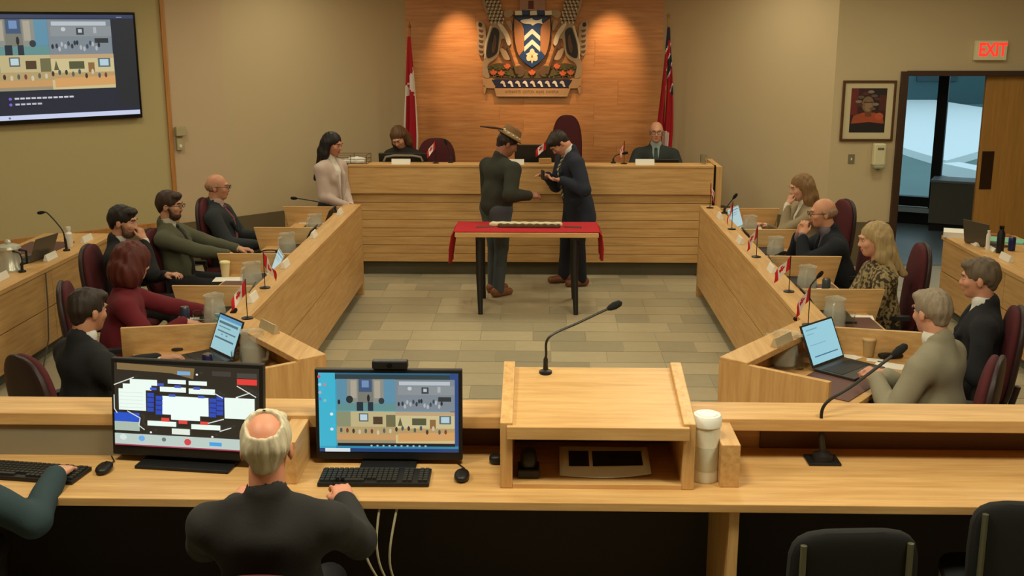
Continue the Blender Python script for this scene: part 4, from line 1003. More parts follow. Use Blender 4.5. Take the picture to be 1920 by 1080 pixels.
def desk_flag(base, az, label, droop=0.75, hgt=0.235, size=1.0):
    t = thing('desk_flag', label, 'flag', base, group='small Canadian desk flags')
    MB().lathe([(0.036, 0), (0.036, 0.006), (0.012, 0.011), (0.004, 0.014)], 18).build('base', DKMET, t, smooth=True)
    MB().cyl((0, 0, 0.01), 0.0028, hgt, 8).build('pole', DKMET, t, smooth=True)
    nu, nv = 30, 16; L, Hh = 0.15 * size, 0.088 * size; b = MB(); vs_ = []; fs = []; ms = []
    for j in range(nv + 1):
        for i in range(nu + 1):
            u, v = i / nu, j / nv
            out = math.cos(droop) * L * u; dn = math.sin(droop) * L * u * (1.0 - 0.15 * v)
            w_ = 0.012 * size * math.sin(u * 7 + v * 2.5) * min(1, u * 3)
            x = math.cos(az) * out - math.sin(az) * w_ + 0.003 * math.cos(az); y = math.sin(az) * out + math.cos(az) * w_ + 0.003 * math.sin(az)
            vs_.append((x, y, hgt + 0.006 - v * Hh - dn))
    for j in range(nv):
        for i in range(nu):
            fs.append((j * (nu + 1) + i, j * (nu + 1) + i + 1, (j + 1) * (nu + 1) + i + 1, (j + 1) * (nu + 1) + i)); ms.append(ca_col((i + 0.5) / nu, (j + 0.5) / nv))
    b.v = vs_; b.f = fs; b.m = ms
    b.build('cloth', [FLAGR, FLAGW], t, smooth=True)
    return t
def nameplate(base, rz, label, w=0.16, h=0.05, m=None):
    b = MB(); M = Matrix(((0, 0, 1, 0), (1, 0, 0, 0), (0, 1, 0, 0), (0, 0, 0, 1)))
    b.prism([(-0.022, 0), (0.022, 0), (0.004, h), (-0.004, h)], -w / 2, w / 2, M=M)
    o = b.build('nameplate', m or WHITE, loc=base, rz=rz, bevel=0.001); return tag(o, label, 'nameplate')
def jug(base, rz, label, s=1.0, lid=False):
    t = thing('water_pitcher', label, 'pitcher', base, rz)
    prof = [(0.0, 0.004), (0.055, 0.004), (0.070, 0.02), (0.074, 0.07), (0.068, 0.12), (0.058, 0.155), (0.062, 0.185), (0.068, 0.195), (0.062, 0.192), (0.054, 0.155), (0.064, 0.12), (0.070, 0.07), (0.066, 0.022), (0.0, 0.012)]
    MB().lathe([(r * s, z_ * s) for r, z_ in prof], 24).build('vessel', JUGM, t, smooth=True)
    MB().lathe([(0, 0.014 * s), (0.064 * s, 0.024 * s), (0.068 * s, 0.07 * s), (0.0625 * s, 0.118 * s), (0, 0.118 * s)], 20).build('water', WATER, t, smooth=True)
    MB().tube([(-0.062 * s, 0, 0.175 * s), (-0.105 * s, 0, 0.17 * s), (-0.115 * s, 0, 0.11 * s), (-0.10 * s, 0, 0.055 * s), (-0.062 * s, 0, 0.045 * s)], 0.009 * s, 8).build('handle', JUGM, t, smooth=True)
    MB().prism([(0.055 * s, -0.03 * s), (0.095 * s, 0), (0.055 * s, 0.03 * s)], 0.183 * s, 0.197 * s).build('spout', JUGM, t)
    return t
def lathe_obj(name, base, prof, m, label, cat, parts=()):
    if not parts: return tag(MB().lathe(prof, 20).build(name, m, loc=base, smooth=True), label, cat)
    t = thing(name, label, cat, base); MB().lathe(prof, 20).build('body', m, t, smooth=True)
    for n_, pf, mm in parts: MB().lathe(pf, 20).build(n_, mm, t, smooth=True)
    return t
def cup(base, label, col=(220, 200, 150), lidc=(232, 220, 190), h=0.12, r=0.038):
    return lathe_obj('paper_cup', base, [(r * 0.75, 0), (r, h)], mat('cup_%d_%d_%d' % col, col, 0.6), label, 'cup', (('lid', [(r * 1.08, h), (r * 1.08, h + 0.008), (r * 0.9, h + 0.016), (r * 0.85, h + 0.012)], mat('lid_%d' % lidc[0], lidc, 0.5)),))
def tumbler(base, label, h=0.10, r=0.034):
    return lathe_obj('water_glass', base, [(0, 0.004), (r * 0.85, 0.004), (r, h), (r * 0.94, h), (r * 0.8, 0.012), (0, 0.012)], GLASS, label, 'glass')
def can(base, label, col=(58, 74, 96), h=0.115, r=0.031):
    return lathe_obj('drink_can', base, [(r * 0.85, 0), (r, 0.008), (r, h - 0.01), (r * 0.82, h)], mat('can_%d_%d' % col[:2], col, 0.3, 0.3), label, 'can', (('lid', [(r * 0.82, h), (r * 0.8, h + 0.002), (0, h + 0.001)], CHROME),))
def paper(base, rz, label, w=0.216, d=0.28, h=0.003, m=None):
    o = MB().box((0, 0, h / 2), (w, d, h)).build('paper_sheet', m or PAPER, loc=base, rz=rz); return tag(o, label, 'paper')
def phone(base, rz, label, lit=False):
    t = thing('smartphone', label, 'phone', base, rz)
    MB().box((0, 0, 0.005), (0.075, 0.15, 0.009)).build('body', BLACKG, t, bevel=0.003)
    b = draw([(0, 0, 1, 1, (196, 214, 214) if lit else (24, 22, 22))], 0.068, 0.142, 0.0099); b.build('screen', SCREEN if lit else PRINT, t); return t
def laptop(base, rz, label, ang=105, col=(60, 58, 54), rects=None, w=0.31, d=0.215, emit=True):
    t = thing('laptop', label, 'laptop', base, rz); cm = mat('laptop_%d_%d_%d' % col, col, 0.4, 0.2)
    MB().box((0, 0, 0.008), (w, d, 0.014)).build('base', cm, t, bevel=0.003)
    MB().box((0, 0.02, 0.0156), (w * 0.88, d * 0.5, 0.002)).build('keyboard', mat('keys_dark', (30, 30, 30), 0.6), t)
    M = Matrix.Translation((0, d / 2, 0.014)) @ Matrix.Rotation(R(90 - ang) , 4, 'X')
    MB().box((0, 0.004, d * 0.48), (w, 0.008, d * 0.96), M=M).build('lid', cm, t, bevel=0.002)
    rr = rects or [(0, 0, 1, 1, (170, 200, 204)), (0.06, 0.08, 0.94, 0.14, (110, 150, 170)), (0.1, 0.24, 0.8, 0.27, (120, 150, 155)), (0.1, 0.34, 0.7, 0.37, (130, 158, 160))]
    Ms = M @ Matrix.Translation((0, -0.0006, d * 0.49)) @ STAND
    draw(rr, w * 0.93, d * 0.86, 0.0, Ms).build('screen', SCREEN, t)
    return t
def pad(c, rz, label, w=0.50, d=0.36):
    o = MB().box((0, 0, 0.003), (w, d, 0.006)).build('desk_pad', PAD, loc=c, rz=rz, bevel=0.002); return tag(o, label, 'desk pad')
LX, RX = CX - AX, CX + AX
LN = ['bald man in dark suit', 'bearded man in olive', 'man with fist at chin', 'woman in maroon sweater', 'man in black at the angled desk']
RN = ['woman with long light brown hair', 'bald man with folded hands', 'blonde woman', 'man in dark jacket and white shirt', 'man in light grey suit']
YM = [10.2, 9.05, 7.93, 6.95]
for i in range(4):
    pad((LX - 0.46, YM[i] + 0.02, DESK), PI / 2, 'brown desk pad in front of the ' + LN[i]); pad((RX + 0.46, YM[i] + 0.02, DESK), PI / 2, 'brown desk pad in front of the ' + RN[i])
cA = (A + B) / 2 + N * 0.45
pad((CX - cA.x, cA.y, DESK), R(-52), 'brown desk pad in front of the ' + LN[4]); pad((CX + cA.x, cA.y, DESK), R(52), 'brown desk pad in front of the ' + RN[4])
# laptops: screens face the seats
laptop((LX - 0.40, 10.40, DESK + 0.006), R(-90), 'grey laptop of the bald man in dark suit', 112)
laptop((LX - 0.40, 9.43, DESK + 0.006), R(-90), 'grey laptop of the bearded man in olive', 118)
laptop((LX - 0.40, 8.25, DESK + 0.006), R(-70), 'pale laptop of the man with fist at chin', 112, (214, 210, 198))
laptop((LX - 0.40, 7.21, DESK + 0.006), R(-84), 'grey laptop of the woman in maroon sweater', 124)
laptop((RX + 0.42, 10.43, DESK + 0.006), R(60), 'open pale laptop of the woman with long light brown hair', 108, (216, 212, 200))
laptop((RX + 0.40, 9.40, DESK + 0.006), R(90), 'grey laptop of the bald man with folded hands', 120)
laptop((RX + 0.40, 8.24, DESK + 0.006), R(86), 'grey laptop of the blonde woman', 124)
laptop((RX + 0.40, 7.21, DESK + 0.006), R(90), 'grey laptop of the man in dark jacket and white shirt', 122)
page = [(0, 0, 1, 1, (150, 196, 206)), (0, 0, 1, 0.10, (92, 148, 186)), (0.06, 0.16, 0.9, 0.23, (78, 112, 124)), (0.1, 0.30, 0.62, 0.33, (96, 130, 138)), (0.1, 0.42, 0.9, 0.46, (84, 116, 126)), (0.3, 0.50, 0.36, 0.54, (96, 130, 138)), (0.5, 0.50, 0.58, 0.54, (96, 130, 138)), (0.06, 0.62, 0.9, 0.67, (70, 102, 116))]
q = at_h(378, 678, DESK); laptop((q.x, q.y, DESK + 0.006), R(-48), 'open laptop with lit document of the man in black', 112, (44, 44, 44), page, 0.30, 0.24)
page2 = [(0, 0, 1, 1, (148, 200, 214)), (0.08, 0.10, 0.45, 0.13, (112, 160, 180)), (0.08, 0.22, 0.3, 0.24, (120, 168, 186)), (0.12, 0.80, 0.9, 0.83, (70, 110, 136)), (0.08, 0.5, 0.6, 0.52, (122, 170, 188))]
q = at_h(1592, 696, DESK); laptop((q.x, q.y, DESK + 0.006), R(44), 'open laptop with pale blue screen of the man in grey', 114, (52, 50, 46), page2, 0.33, 0.26)
# pitchers
def near(x, y, h=DESK + 0.001): return tuple(at_h(x, y, h))
jug(near(592, 441), R(60), 'water pitcher beside the bald man in dark suit'); jug(near(540, 480), R(60), 'water pitcher beside the bearded man in olive')
jug(near(474, 541), R(60), 'water pitcher behind the desk flag of the man with fist at chin'); jug(near(404, 607), R(100), 'water pitcher beside the woman in maroon sweater')
jug(near(476, 686), R(150), 'large clear water pitcher on the angled desk of the man in black', 1.05)
jug(near(1405, 444), R(60), 'water pitcher beside the woman with long light brown hair'); jug(near(1453, 488), R(60), 'water pitcher beside the bald man with folded hands'); jug(near(1512, 548), R(70), 'water pitcher beside the blonde woman'); jug(near(1563, 614), R(70), 'water pitcher beside the man in dark jacket'); jug(near(1470, 688), R(-30), 'large clear water pitcher on the angled desk of the man in grey', 1.05)
# flags and nameplates on the ledges
LG = LEDGE + 0.0005
def led(x, y): return tuple(at_h(x, y, LG))
desk_flag(led(497, 540), R(-20), 'small Canadian flag on the ledge before the man with fist at chin', 0.95); desk_flag(led(464, 597), R(200), 'small Canadian flag on the corner of the ledge before the woman in maroon', 0.95)
desk_flag(led(1331, 390), R(30), 'small Canadian flag on the ledge end touching the dais', 1.2); desk_flag(led(1372, 430), R(150), 'small Canadian flag on the ledge before the woman with long light brown hair', 1.3)
desk_flag(led(1418, 482), R(-160), 'small Canadian flag on the ledge before the bald man with folded hands', 1.0); desk_flag(led(1479, 547), R(190), 'small Canadian flag on the ledge before the blonde woman', 0.8); desk_flag(led(1515, 610), R(200), 'small Canadian flag on the ledge corner before the man in grey', 0.95)
for (x, y), n_ in zip(((637, 401), (588, 444), (535, 500), (474, 563)), LN): nameplate(led(x, y), R(90), 'white nameplate on the ledge before the ' + n_)
nameplate(led(505, 619), R(-52), 'clear nameplate on the angled ledge before the man in black', 0.2, 0.05, mat('clear_acrylic', (214, 196, 158), 0.15, trans=0.4))
for (x, y), n_ in zip(((1350, 409), (1388, 455), (1447, 509)), RN): nameplate(led(x, y), R(90), 'white nameplate on the ledge before the ' + n_)
nameplate(led(1466, 644), R(52), 'clear nameplate on the angled ledge before the man in grey', 0.2, 0.05, mat('clear_acrylic', (214, 196, 158), 0.15, trans=0.4))
# desk microphones
def dmic(bx, by, pts, label, Yoff=None):
    b = at_h(bx, by, DESK + 0.001) if Yoff is None else at_h(bx, by, Yoff)
    mic(tuple(b), [tuple(at_y(x, y, b.y + dy_)) for x, y, dy_ in pts], label)
dmic(629, 398, ((626, 386, 0), (600, 379, 0), (565, 373, 0), (556, 372, 0)), 'microphone on the ledge of the bald man in dark suit', LG)
dmic(533, 500, ((532, 478, 0), (522, 470, -0.02), (500, 469, -0.04), (488, 472, -0.05)), 'microphone at the desk of the man with fist at chin')
dmic(424, 640, ((423, 612, 0), (426, 597, 0), (432, 590, 0)), 'microphone at the desk of the woman in maroon sweater')
dmic(1358, 400, ((1359, 393, 0), (1367, 382, 0), (1375, 372, 0)), 'microphone on the ledge of the woman with long light brown hair', LG)
dmic(1450, 510, ((1449, 488, 0), (1453, 479, 0), (1462, 476, 0)), 'microphone at the desk of the bald man with folded hands')
dmic(1516, 560, ((1516, 545, 0), (1522, 533, 0), (1533, 520, 0)), 'microphone at the desk of the blonde woman')
dmic(1552, 645, ((1551, 622, 0), (1545, 606, 0), (1520, 599, 0), (1505, 598, 0)), 'microphone at the desk of the man in grey')
# drinks, papers, odds and ends
cup(near(423, 519), 'cream paper cup with lid beside the bearded man', (214, 190, 140), (232, 220, 160), 0.11)
lathe_obj('black_tumbler', near(575, 452), [(0.03, 0), (0.038, 0.10), (0.034, 0.10), (0.028, 0.01)], BLACK, 'short black tumbler by the bearded man\'s pitcher', 'tumbler')
can(near(348, 607), 'dark blue can before the woman in maroon sweater', (62, 70, 92)); can(near(1548, 551), 'grey green can beside the blonde woman', (84, 92, 92))
paper(near(376, 594), R(100), 'white papers before the woman in maroon sweater', h=0.012); paper(near(432, 524), R(95), 'white papers beside the cream paper cup', 0.15, 0.25)
paper(near(590, 416), R(90), 'white papers of the bald man in dark suit', h=0.004); paper(near(1600, 595), R(80), 'white papers of the man in dark jacket', 0.12, 0.26, 0.004); paper(near(1530, 545), R(85), 'white papers beside the blonde woman', 0.1, 0.2, 0.008)
paper(near(1668, 686), R(60), 'white leaflet on the desk of the man in grey', 0.11, 0.16); paper(near(1590, 670), R(40), 'white note beside the laptop of the man in grey', 0.12, 0.12); paper(near(1640, 676), R(70), 'small white card beside the lit phone', 0.06, 0.09)
paper(near(1655, 624), R(80), 'white sheet at the divider beside the man in dark jacket', 0.1, 0.2)
phone(near(296, 676), R(-60), 'black phone on the pad of the man in black'); phone(near(1617, 690), R(70), 'phone with lit screen on the pad of the man in grey', True)
tag(MB().ball((0, 0, 0.015), (0.09, 0.045, 0.015), 0, 18, 8, 0.6, 0.6).build('wallet', mat('dark_leather', (44, 34, 28), 0.6), loc=near(347, 655), rz=R(30), smooth=True), 'dark leather glasses case at the divider beside the man in black', 'case')
cup(near(1628, 668), 'beige paper cup on the desk of the man in grey', (176, 142, 92), (196, 164, 112), 0.10)
sg = thing('sunglasses_case', 'black spectacles case on the desk of the man in grey', 'case', near(1672, 671), R(10)); MB().ball((0, 0, 0.016), (0.085, 0.03, 0.016), 0, 18, 8, 0.6, 0.6).build('case_body', BLACK, sg, smooth=True); MB().ball((0.0, 0, 0.018), (0.086, 0.031, 0.003), 0, 18, 6, 0.6, 0.6).build('seam', SHELL, sg, smooth=True)
lathe_obj('sanitizer_bottle', near(411, 640), [(0.03, 0), (0.033, 0.01), (0.033, 0.10), (0.014, 0.125)], mat('pale_blue_plastic', (150, 176, 172), 0.3), 'pale blue pump bottle at the angled desk of the man in black', 'bottle', (('pump', [(0.014, 0.125), (0.014, 0.145), (0.005, 0.148), (0.005, 0.165), (0.016, 0.168), (0.016, 0.178), (0.0, 0.18)], mat('teal_pump', (120, 170, 178), 0.4)),))
lathe_obj('juice_bottle', near(440, 645), [(0.028, 0), (0.03, 0.01), (0.03, 0.08), (0.014, 0.11), (0.014, 0.12)], mat('pale_juice', (170, 160, 130), 0.3), 'small labelled juice bottle beside the pump bottle', 'bottle', (('cap', [(0.016, 0.12), (0.016, 0.135), (0, 0.136)], mat('gold_cap', (190, 160, 90), 0.4)),))
tumbler(near(446, 690), 'water glass beside the large pitcher of the man in black'); tumbler(near(1497, 692), 'water glass beside the large pitcher of the man in grey'); tumbler(near(1592, 614), 'water glass of the man in dark jacket'); tumbler(near(1524, 560), 'water glass of the blonde woman', 0.07); tumbler(near(372, 606), 'water glass of the woman in maroon sweater', 0.08)
can(near(390, 692), 'dark blue can in front of the lit laptop', (40, 44, 84), 0.09)
# staff desk, left
SD = DESK + 0.0005
def sd(x, y): return tuple(at_h(x, y, SD))
mic(sd(125, 470), [tuple(at_y(x, y, at_h(125, 470, SD).y)) for x, y in ((121, 445), (117, 432), (102, 413), (88, 399), (82, 398))], 'microphone on the staff desk beside the white bottle', 0.0, 0.006)
mic(sd(42, 510), [tuple(at_y(x, y, at_h(42, 510, SD).y)) for x, y in ((41, 488), (36, 475), (20, 471), (-6, 470))], 'microphone on the staff desk beside the coffee urn', 0.0, 0.006)
nameplate(sd(95, 486), R(90), 'white nameplate on the staff desk beside the grey laptop', 0.2, 0.055); nameplate(sd(163, 452), R(90), 'white nameplate on the staff desk beside the white bottle', 0.2, 0.055); nameplate(sd(2, 525), R(90), 'white nameplate on the staff desk beside the coffee urn', 0.2, 0.055)
q = sd(66, 486); laptop((q[0] - 0.05, q[1], q[2]), R(-100), 'grey laptop on the staff desk below the wall screen', 112, (96, 90, 76))
lathe_obj('sanitizer_bottle', sd(131, 463), [(0.026, 0), (0.03, 0.01), (0.03, 0.12), (0.014, 0.14), (0.014, 0.15)], WHITE, 'white bottle on the staff desk behind the microphone', 'bottle', (('cap', [(0.02, 0.15), (0.02, 0.18), (0, 0.181)], WHITE),))
u = lathe_obj('coffee_urn', sd(20, 507), [(0.10, 0), (0.10, 0.02), (0.085, 0.04), (0.085, 0.17), (0.095, 0.18), (0.09, 0.20), (0.05, 0.215)], mat('urn_steel', (206, 204, 186), 0.25, 0.4), 'pale metal coffee urn with lid on the staff desk', 'urn', (('lid_knob', [(0.02, 0.215), (0.026, 0.235), (0.018, 0.25), (0, 0.252)], mat('urn_steel', (206, 204, 186), 0.25, 0.4)),))
MB().tube([(0.08, 0, 0.17), (0.14, 0, 0.16), (0.14, 0, 0.06), (0.085, 0, 0.05)], 0.01, 8).build('handle', BLACK, u, smooth=True)
tag(MB().box((0, 0, 0.004), (0.36, 0.30, 0.008)).build('serving_tray', mat('tray_dark', (56, 48, 40), 0.5), loc=tuple(Vector(sd(34, 508)) + Vector((-0.25, 0.25, 0))), bevel=0.003), 'dark serving tray beside the coffee urn', 'tray')
pad((CX - 4.30, 9.45, DESK), PI / 2, 'brown desk pad on the staff desk below the wall screen', 0.55, 0.4)
tag(MB().tube([(CX - 3.888, 8.62, 0.70), (CX - 3.885, 8.60, 0.45), (CX - 3.885, 8.55, 0.16), (CX - 3.87, 8.4, 0.012), (CX - 3.75, 8.1, 0.012)], 0.006, 6).build('cable', mat('grey_cable', (90, 84, 70), 0.6), smooth=True), 'thin grey cable down the front of the staff desk', 'cable')
# staff desk, right
paper(sd(1803, 443), R(70), 'thick stack of white papers on the staff desk near the door', 0.24, 0.32, 0.05)
q = sd(1846, 459); laptop((q[0] + 0.02, q[1], q[2]), R(112), 'open grey laptop with its back to the room on the staff desk near the door', 100, (92, 84, 70))
lathe_obj('black_bottle', sd(1874, 474), [(0.03, 0), (0.032, 0.01), (0.032, 0.17), (0.018, 0.20), (0.018, 0.21)], BLACK, 'tall black bottle on the staff desk near the door', 'bottle', (('cap', [(0.02, 0.21), (0.02, 0.235), (0, 0.236)], BLACKG),))
lathe_obj('white_bottle', sd(1851, 468), [(0.016, 0), (0.018, 0.13), (0.008, 0.15)], WHITE, 'slim white bottle beside the tall black bottle', 'bottle', (('cap', [(0.012, 0.15), (0.012, 0.17), (0, 0.171)], WHITE),))
q = at_h(1885, 452, SD); tag(MB().box((0, 0, 0.006), (0.24, 0.32, 0.012)).build('folder', mat('mint_folder', (128, 188, 160), 0.7), loc=tuple(q), rz=R(60)), 'mint green folder on the staff desk near the door', 'folder')
tag(MB().box((0, 0, 0.006), (0.1, 0.26, 0.012)).build('folder', mat('brown_folder', (150, 92, 56), 0.7), loc=(q.x + 0.02, q.y + 0.28, SD), rz=R(75)), 'brown folder lying beyond the mint green folder', 'folder')
can(sd(1896, 470), 'dark blue can beside the mint green folder', (38, 44, 96), 0.12)
nameplate(sd(1886, 488), R(90), 'white nameplate on the staff desk beside the tall black bottle', 0.2, 0.055); nameplate(sd(1858, 468), R(90), 'low white nameplate on the staff desk before the grey laptop', 0.2, 0.03); nameplate(sd(1825, 458), R(90), 'low white nameplate on the staff desk beside the papers', 0.2, 0.03)
for dy_, lab in ((0.0, 'dark cable dropping down the front of the staff desk near the door'), (0.14, 'second dark cable beside the first on the staff desk front')):
    tag(MB().tube([(CX + 3.875, 9.20 + dy_, 0.735), (CX + 3.868, 9.20 + dy_, 0.70), (CX + 3.872, 9.19 + dy_, 0.4), (CX + 3.872, 9.2 + dy_, 0.12)], 0.006, 6).build('cable', mat('brown_cable', (84, 50, 28), 0.6), smooth=True), lab, 'cable')
tag(MB().tube(bez((2.95, 6.2, 0.008), (3.1, 5.8, 0.008), (3.3, 5.9, 0.008), (3.6, 6.3, 0.008)), 0.006, 6).build('cable', BLACK, smooth=True), 'black cable curling on the floor behind the chair', 'cable')
# dais
DTZ = DT + 0.0005
def dt(x, y): return tuple(at_y(x, y, 11.72).xy) + (DTZ,)
nameplate(dt(752, 306), 0, 'white nameplate on the dais before the brown-haired woman', 0.2, 0.055); nameplate(dt(965, 306), 0, 'white nameplate on the dais before the tall maroon chair', 0.2, 0.055); nameplate(dt(1209, 306), 0, 'white nameplate on the dais before the bald man', 0.2, 0.06)
def dflag(x, az, lab, dr): desk_flag(tuple(at_y(x, 305, 11.80).xy) + (DTZ,), az, lab, dr)
dflag(817, R(200), 'small Canadian flag on the dais beside the empty maroon chair', 0.9); dflag(1024, R(195), 'small Canadian flag on the dais behind the bowing man', 0.7); dflag(1170, R(200), 'small Canadian flag on the dais beside the bald man', 1.2)
def dmon(x0, x1, y0, lab, Yy, w=None, tilt=12):
    a, b = at_y(x0, y0, Yy), at_y(x1, y0, Yy); c = (a + b) / 2; wd = b.x - a.x
    t = thing('desktop_monitor', lab, 'monitor', (c.x, Yy, 0.995))
    hgt = a.z - 0.995
    M = Matrix.Translation((0, 0, 0.05)) @ Matrix.Rotation(R(tilt), 4, 'X')
    MB().box((0, 0, (hgt - 0.05) / 2), (wd, 0.03, hgt - 0.05), M=M).build('panel', mat('monitor_back', (34, 32, 28), 0.5), t, bevel=0.004)
    MB().box((0, 0.035, 0.006), (wd * 0.45, 0.16, 0.012)).build('foot', BLACK, t); MB().box((0, 0.03, 0.06), (0.06, 0.03, 0.1)).build('stem', BLACK, t)
    return t
dmon(711, 803, 285, 'black monitor seen from behind before the brown-haired woman', 12.05); dmon(965, 1040, 269, 'dark monitor seen from behind at the centre of the dais', 12.05); dmon(1228, 1272, 297, 'low dark monitor before the bald man on the dais', 12.05)
ar = at_y(757, 303, 11.9)
tag(MB().tube([(-0.21, 0, 0.0), (-0.19, 0, 0.045), (-0.10, 0, 0.062), (0.10, 0, 0.062), (0.19, 0, 0.045), (0.21, 0, 0.0)], 0.012, 8).build('cable_guard', mat('silver_grey', (128, 120, 98), 0.4, 0.3), loc=(ar.x, 11.86, DTZ + 0.012), smooth=True), 'silver arched guard rail on the dais behind the nameplate', 'rail')
bk = thing('wire_tray', 'wire letter tray on the dais beside the woman with black hair', 'tray', tuple(at_y(660, 300, 11.8).xy) + (DTZ,))
wm = mat('wire_brown', (110, 88, 66), 0.4, 0.5)
for zz in (0.004, 0.05, 0.095):
    MB().tube([(-0.17, -0.09, zz), (0.17, -0.09, zz), (0.19, 0.09, zz), (-0.17, 0.09, zz), (-0.17, -0.09, zz)], 0.0035, 6).build('wire_rim', wm, bk, smooth=True)
for x, y in ((-0.17, -0.09), (0.17, -0.09), (0.19, 0.09), (-0.17, 0.09), (0, -0.09), (0.01, 0.09)): MB().cyl((x, y, 0.0), 0.0035, 0.098, 6).build('wire_post', wm, bk)
v = Vol().B((0.0, 0.0, 0.02), (0.14, 0.075, 0.015), None, 0.006, 0.02).E((0.05, 0.0, 0.045), (0.09, 0.06, 0.022), None, 0.02)
tag(v.obj(0.007, 'paper_bundle', mat('crumpled_white', (214, 210, 196), 0.7, noise=0.2, nscale=30, bump=0.4), None, (0.004, 70)), 'crumpled white paper bundle in the wire letter tray', 'paper').location = bk.location
def dmic2(x, lab, pts): b = Vector(tuple(at_y(x, 303, 11.85).xy) + (DTZ,)); mic(tuple(b), [tuple(at_y(a, c, 11.85)) for a, c in pts], lab)
dmic2(845, 'thin microphone on the dais beside the empty maroon chair', ((843, 290), (840, 278), (837, 270))); dmic2(1150, 'microphone on the dais left of the bald man\'s flag', ((1149, 298), (1156, 291), (1168, 288)))
lathe_obj('water_glass', tuple(at_y(1319, 304, 11.8).xy) + (DTZ,), [(0, 0.004), (0.032, 0.004), (0.036, 0.10), (0.033, 0.10), (0.029, 0.012), (0, 0.012)], GLASS, 'empty water glass at the end of the dais', 'glass')
hpv = at_y(1022, 302, 11.75); tag(MB().box((0, 0, 0.03), (0.13, 0.05, 0.06)).build('tissue_box', mat('tan_box', (178, 132, 78), 0.7), loc=(hpv.x, 11.78, DTZ), rz=R(15), bevel=0.006), 'small tan box on the dais behind the bowing man', 'box')
# ------------------------------------------------------------------ foreground counter
ZG = GD + 0.0005
b = at_h(1533, 852, ZG); mic((b.x, b.y - 0.08, ZG), [tuple(at_y(x, y, b.y - 0.08 + dy_)) for x, y, dy_ in ((1540, 800, 0), (1547, 758, 0.0), (1600, 722, 0.03), (1676, 665, 0.08))], 'tall black microphone with square base on the gallery counter', 0.14, 0.0075, 0.020)
lm = at_y(1023, 680, 4.69); mb_ = (lm.x, 4.69, GD + 0.345)
t = mic(mb_, [tuple(at_y(x, y, 4.69 + dy_)) for x, y, dy_ in ((1024, 665, 0), (1030, 632, 0.0), (1085, 605, 0.05), (1142, 578, 0.1))], 'slim black microphone rising from the lectern top', 0.0, 0.0055, 0.018)
wipes = lathe_obj('wipes_canister', tuple(at_h(1321, 897, ZG)), [(0.058, 0), (0.06, 0.006), (0.056, 0.02), (0.056, 0.235), (0.060, 0.24)], mat('canister_white', (226, 222, 200), 0.45, noise=0.06, nscale=25), 'tall white wipes canister beside the lectern', 'canister', (('lid', [(0.061, 0.24), (0.062, 0.27), (0.055, 0.285), (0.045, 0.285), (0.043, 0.29), (0, 0.291)], mat('canister_lid', (240, 238, 226), 0.4)), ('label_band', [(0.0565, 0.05), (0.0568, 0.06), (0.0568, 0.15), (0.0565, 0.155)], mat('canister_label', (206, 204, 184), 0.6))))
def keyboard(base, rz, label):
    t = thing('keyboard', label, 'keyboard', base, rz)
    MB().box((0, 0, 0.009), (0.46, 0.16, 0.018)).build('base', BLACK, t, bevel=0.004)
    km = MB().box((0, 0, 0.0225), (0.0165, 0.0165, 0.008)).mesh('key', mat('key_black', (44, 43, 38), 0.55)); o_ = []
    for r_ in range(6):
        for c_ in range(21):
            if c_ in (15, 18) or (r_ == 0 and 4 < c_ < 11): continue
            k = bpy.data.objects.new('key', km); COL.objects.link(k); k.parent = t; k.location = (-0.213 + c_ * 0.0213, -0.056 + r_ * 0.0225, 0)
    MB().box((-0.10, -0.056, 0.0225), (0.12, 0.0165, 0.008)).build('space_bar', mat('key_black', (44, 43, 38), 0.55), t)
    return t
keyboard(tuple(at_h(704, 899, ZG)), R(1), 'black keyboard below the desktop screen'); keyboard(tuple(at_h(60, 889, ZG)), R(-8), 'black keyboard beside the touch screen')
def mouse(px, label, rz=0):
    t = thing('computer_mouse', label, 'mouse', tuple(at_h(px[0], px[1], ZG)), rz)
    MB().ball((0, 0, 0.016), (0.032, 0.055, 0.018), 0, 18, 10, 0.8, 0.9).build('shell', BLACK, t, smooth=True); MB().box((0, 0.022, 0.032), (0.006, 0.018, 0.006)).build('wheel', DKMET, t)
    MB().tube([(0, 0.05, 0.012), (0.005, 0.1, 0.005), (-0.03, 0.16, 0.005)], 0.003, 6).build('cord', BLACK, t, smooth=True)
mouse((196, 884), 'black mouse beside the touch screen'); mouse((866, 898), 'black mouse beside the lectern')
lc = l.location
hs = thing('telephone', 'black telephone handset inside the lectern shelf', 'phone', (lc.x - 0.28, lc.y - 0.15, GD + 0.0205)); MB().box((0, 0, 0.02), (0.09, 0.10, 0.04)).build('cradle', BLACK, hs, bevel=0.006); MB().ball((0, 0, 0.07), (0.035, 0.04, 0.045), 0, 16, 10, 0.6, 0.7).build('handset', BLACK, hs, smooth=True)
sh_ = MB(); nn = 16
vv = []; ff = []
for i in range(nn + 1):
    for j in (0, 1):
        x = -0.19 + 0.38 * i / nn; curlz = 0.004 + 0.03 * (max(0, i / nn - 0.35) ** 2) * (1 - j) + 0.05 * j
        vv.append((x, -0.11 + 0.20 * j + 0.02 * math.sin(i / nn * PI) * (-1 if j == 0 else 0), curlz))
for i in range(nn): ff.append((2 * i, 2 * i + 2, 2 * i + 3, 2 * i + 1))
sh_.add(vv, ff); ps = thing('printed_sheet', 'curled white sheet with dark printed blocks inside the lectern', 'paper', (lc.x + 0.04, lc.y - 0.06, GD + 0.021))
so_ = sh_.build('sheet', PAPER, ps, smooth=True); sm = so_.modifiers.new('thick', 'SOLIDIFY'); sm.thickness = 0.002
bl = MB()
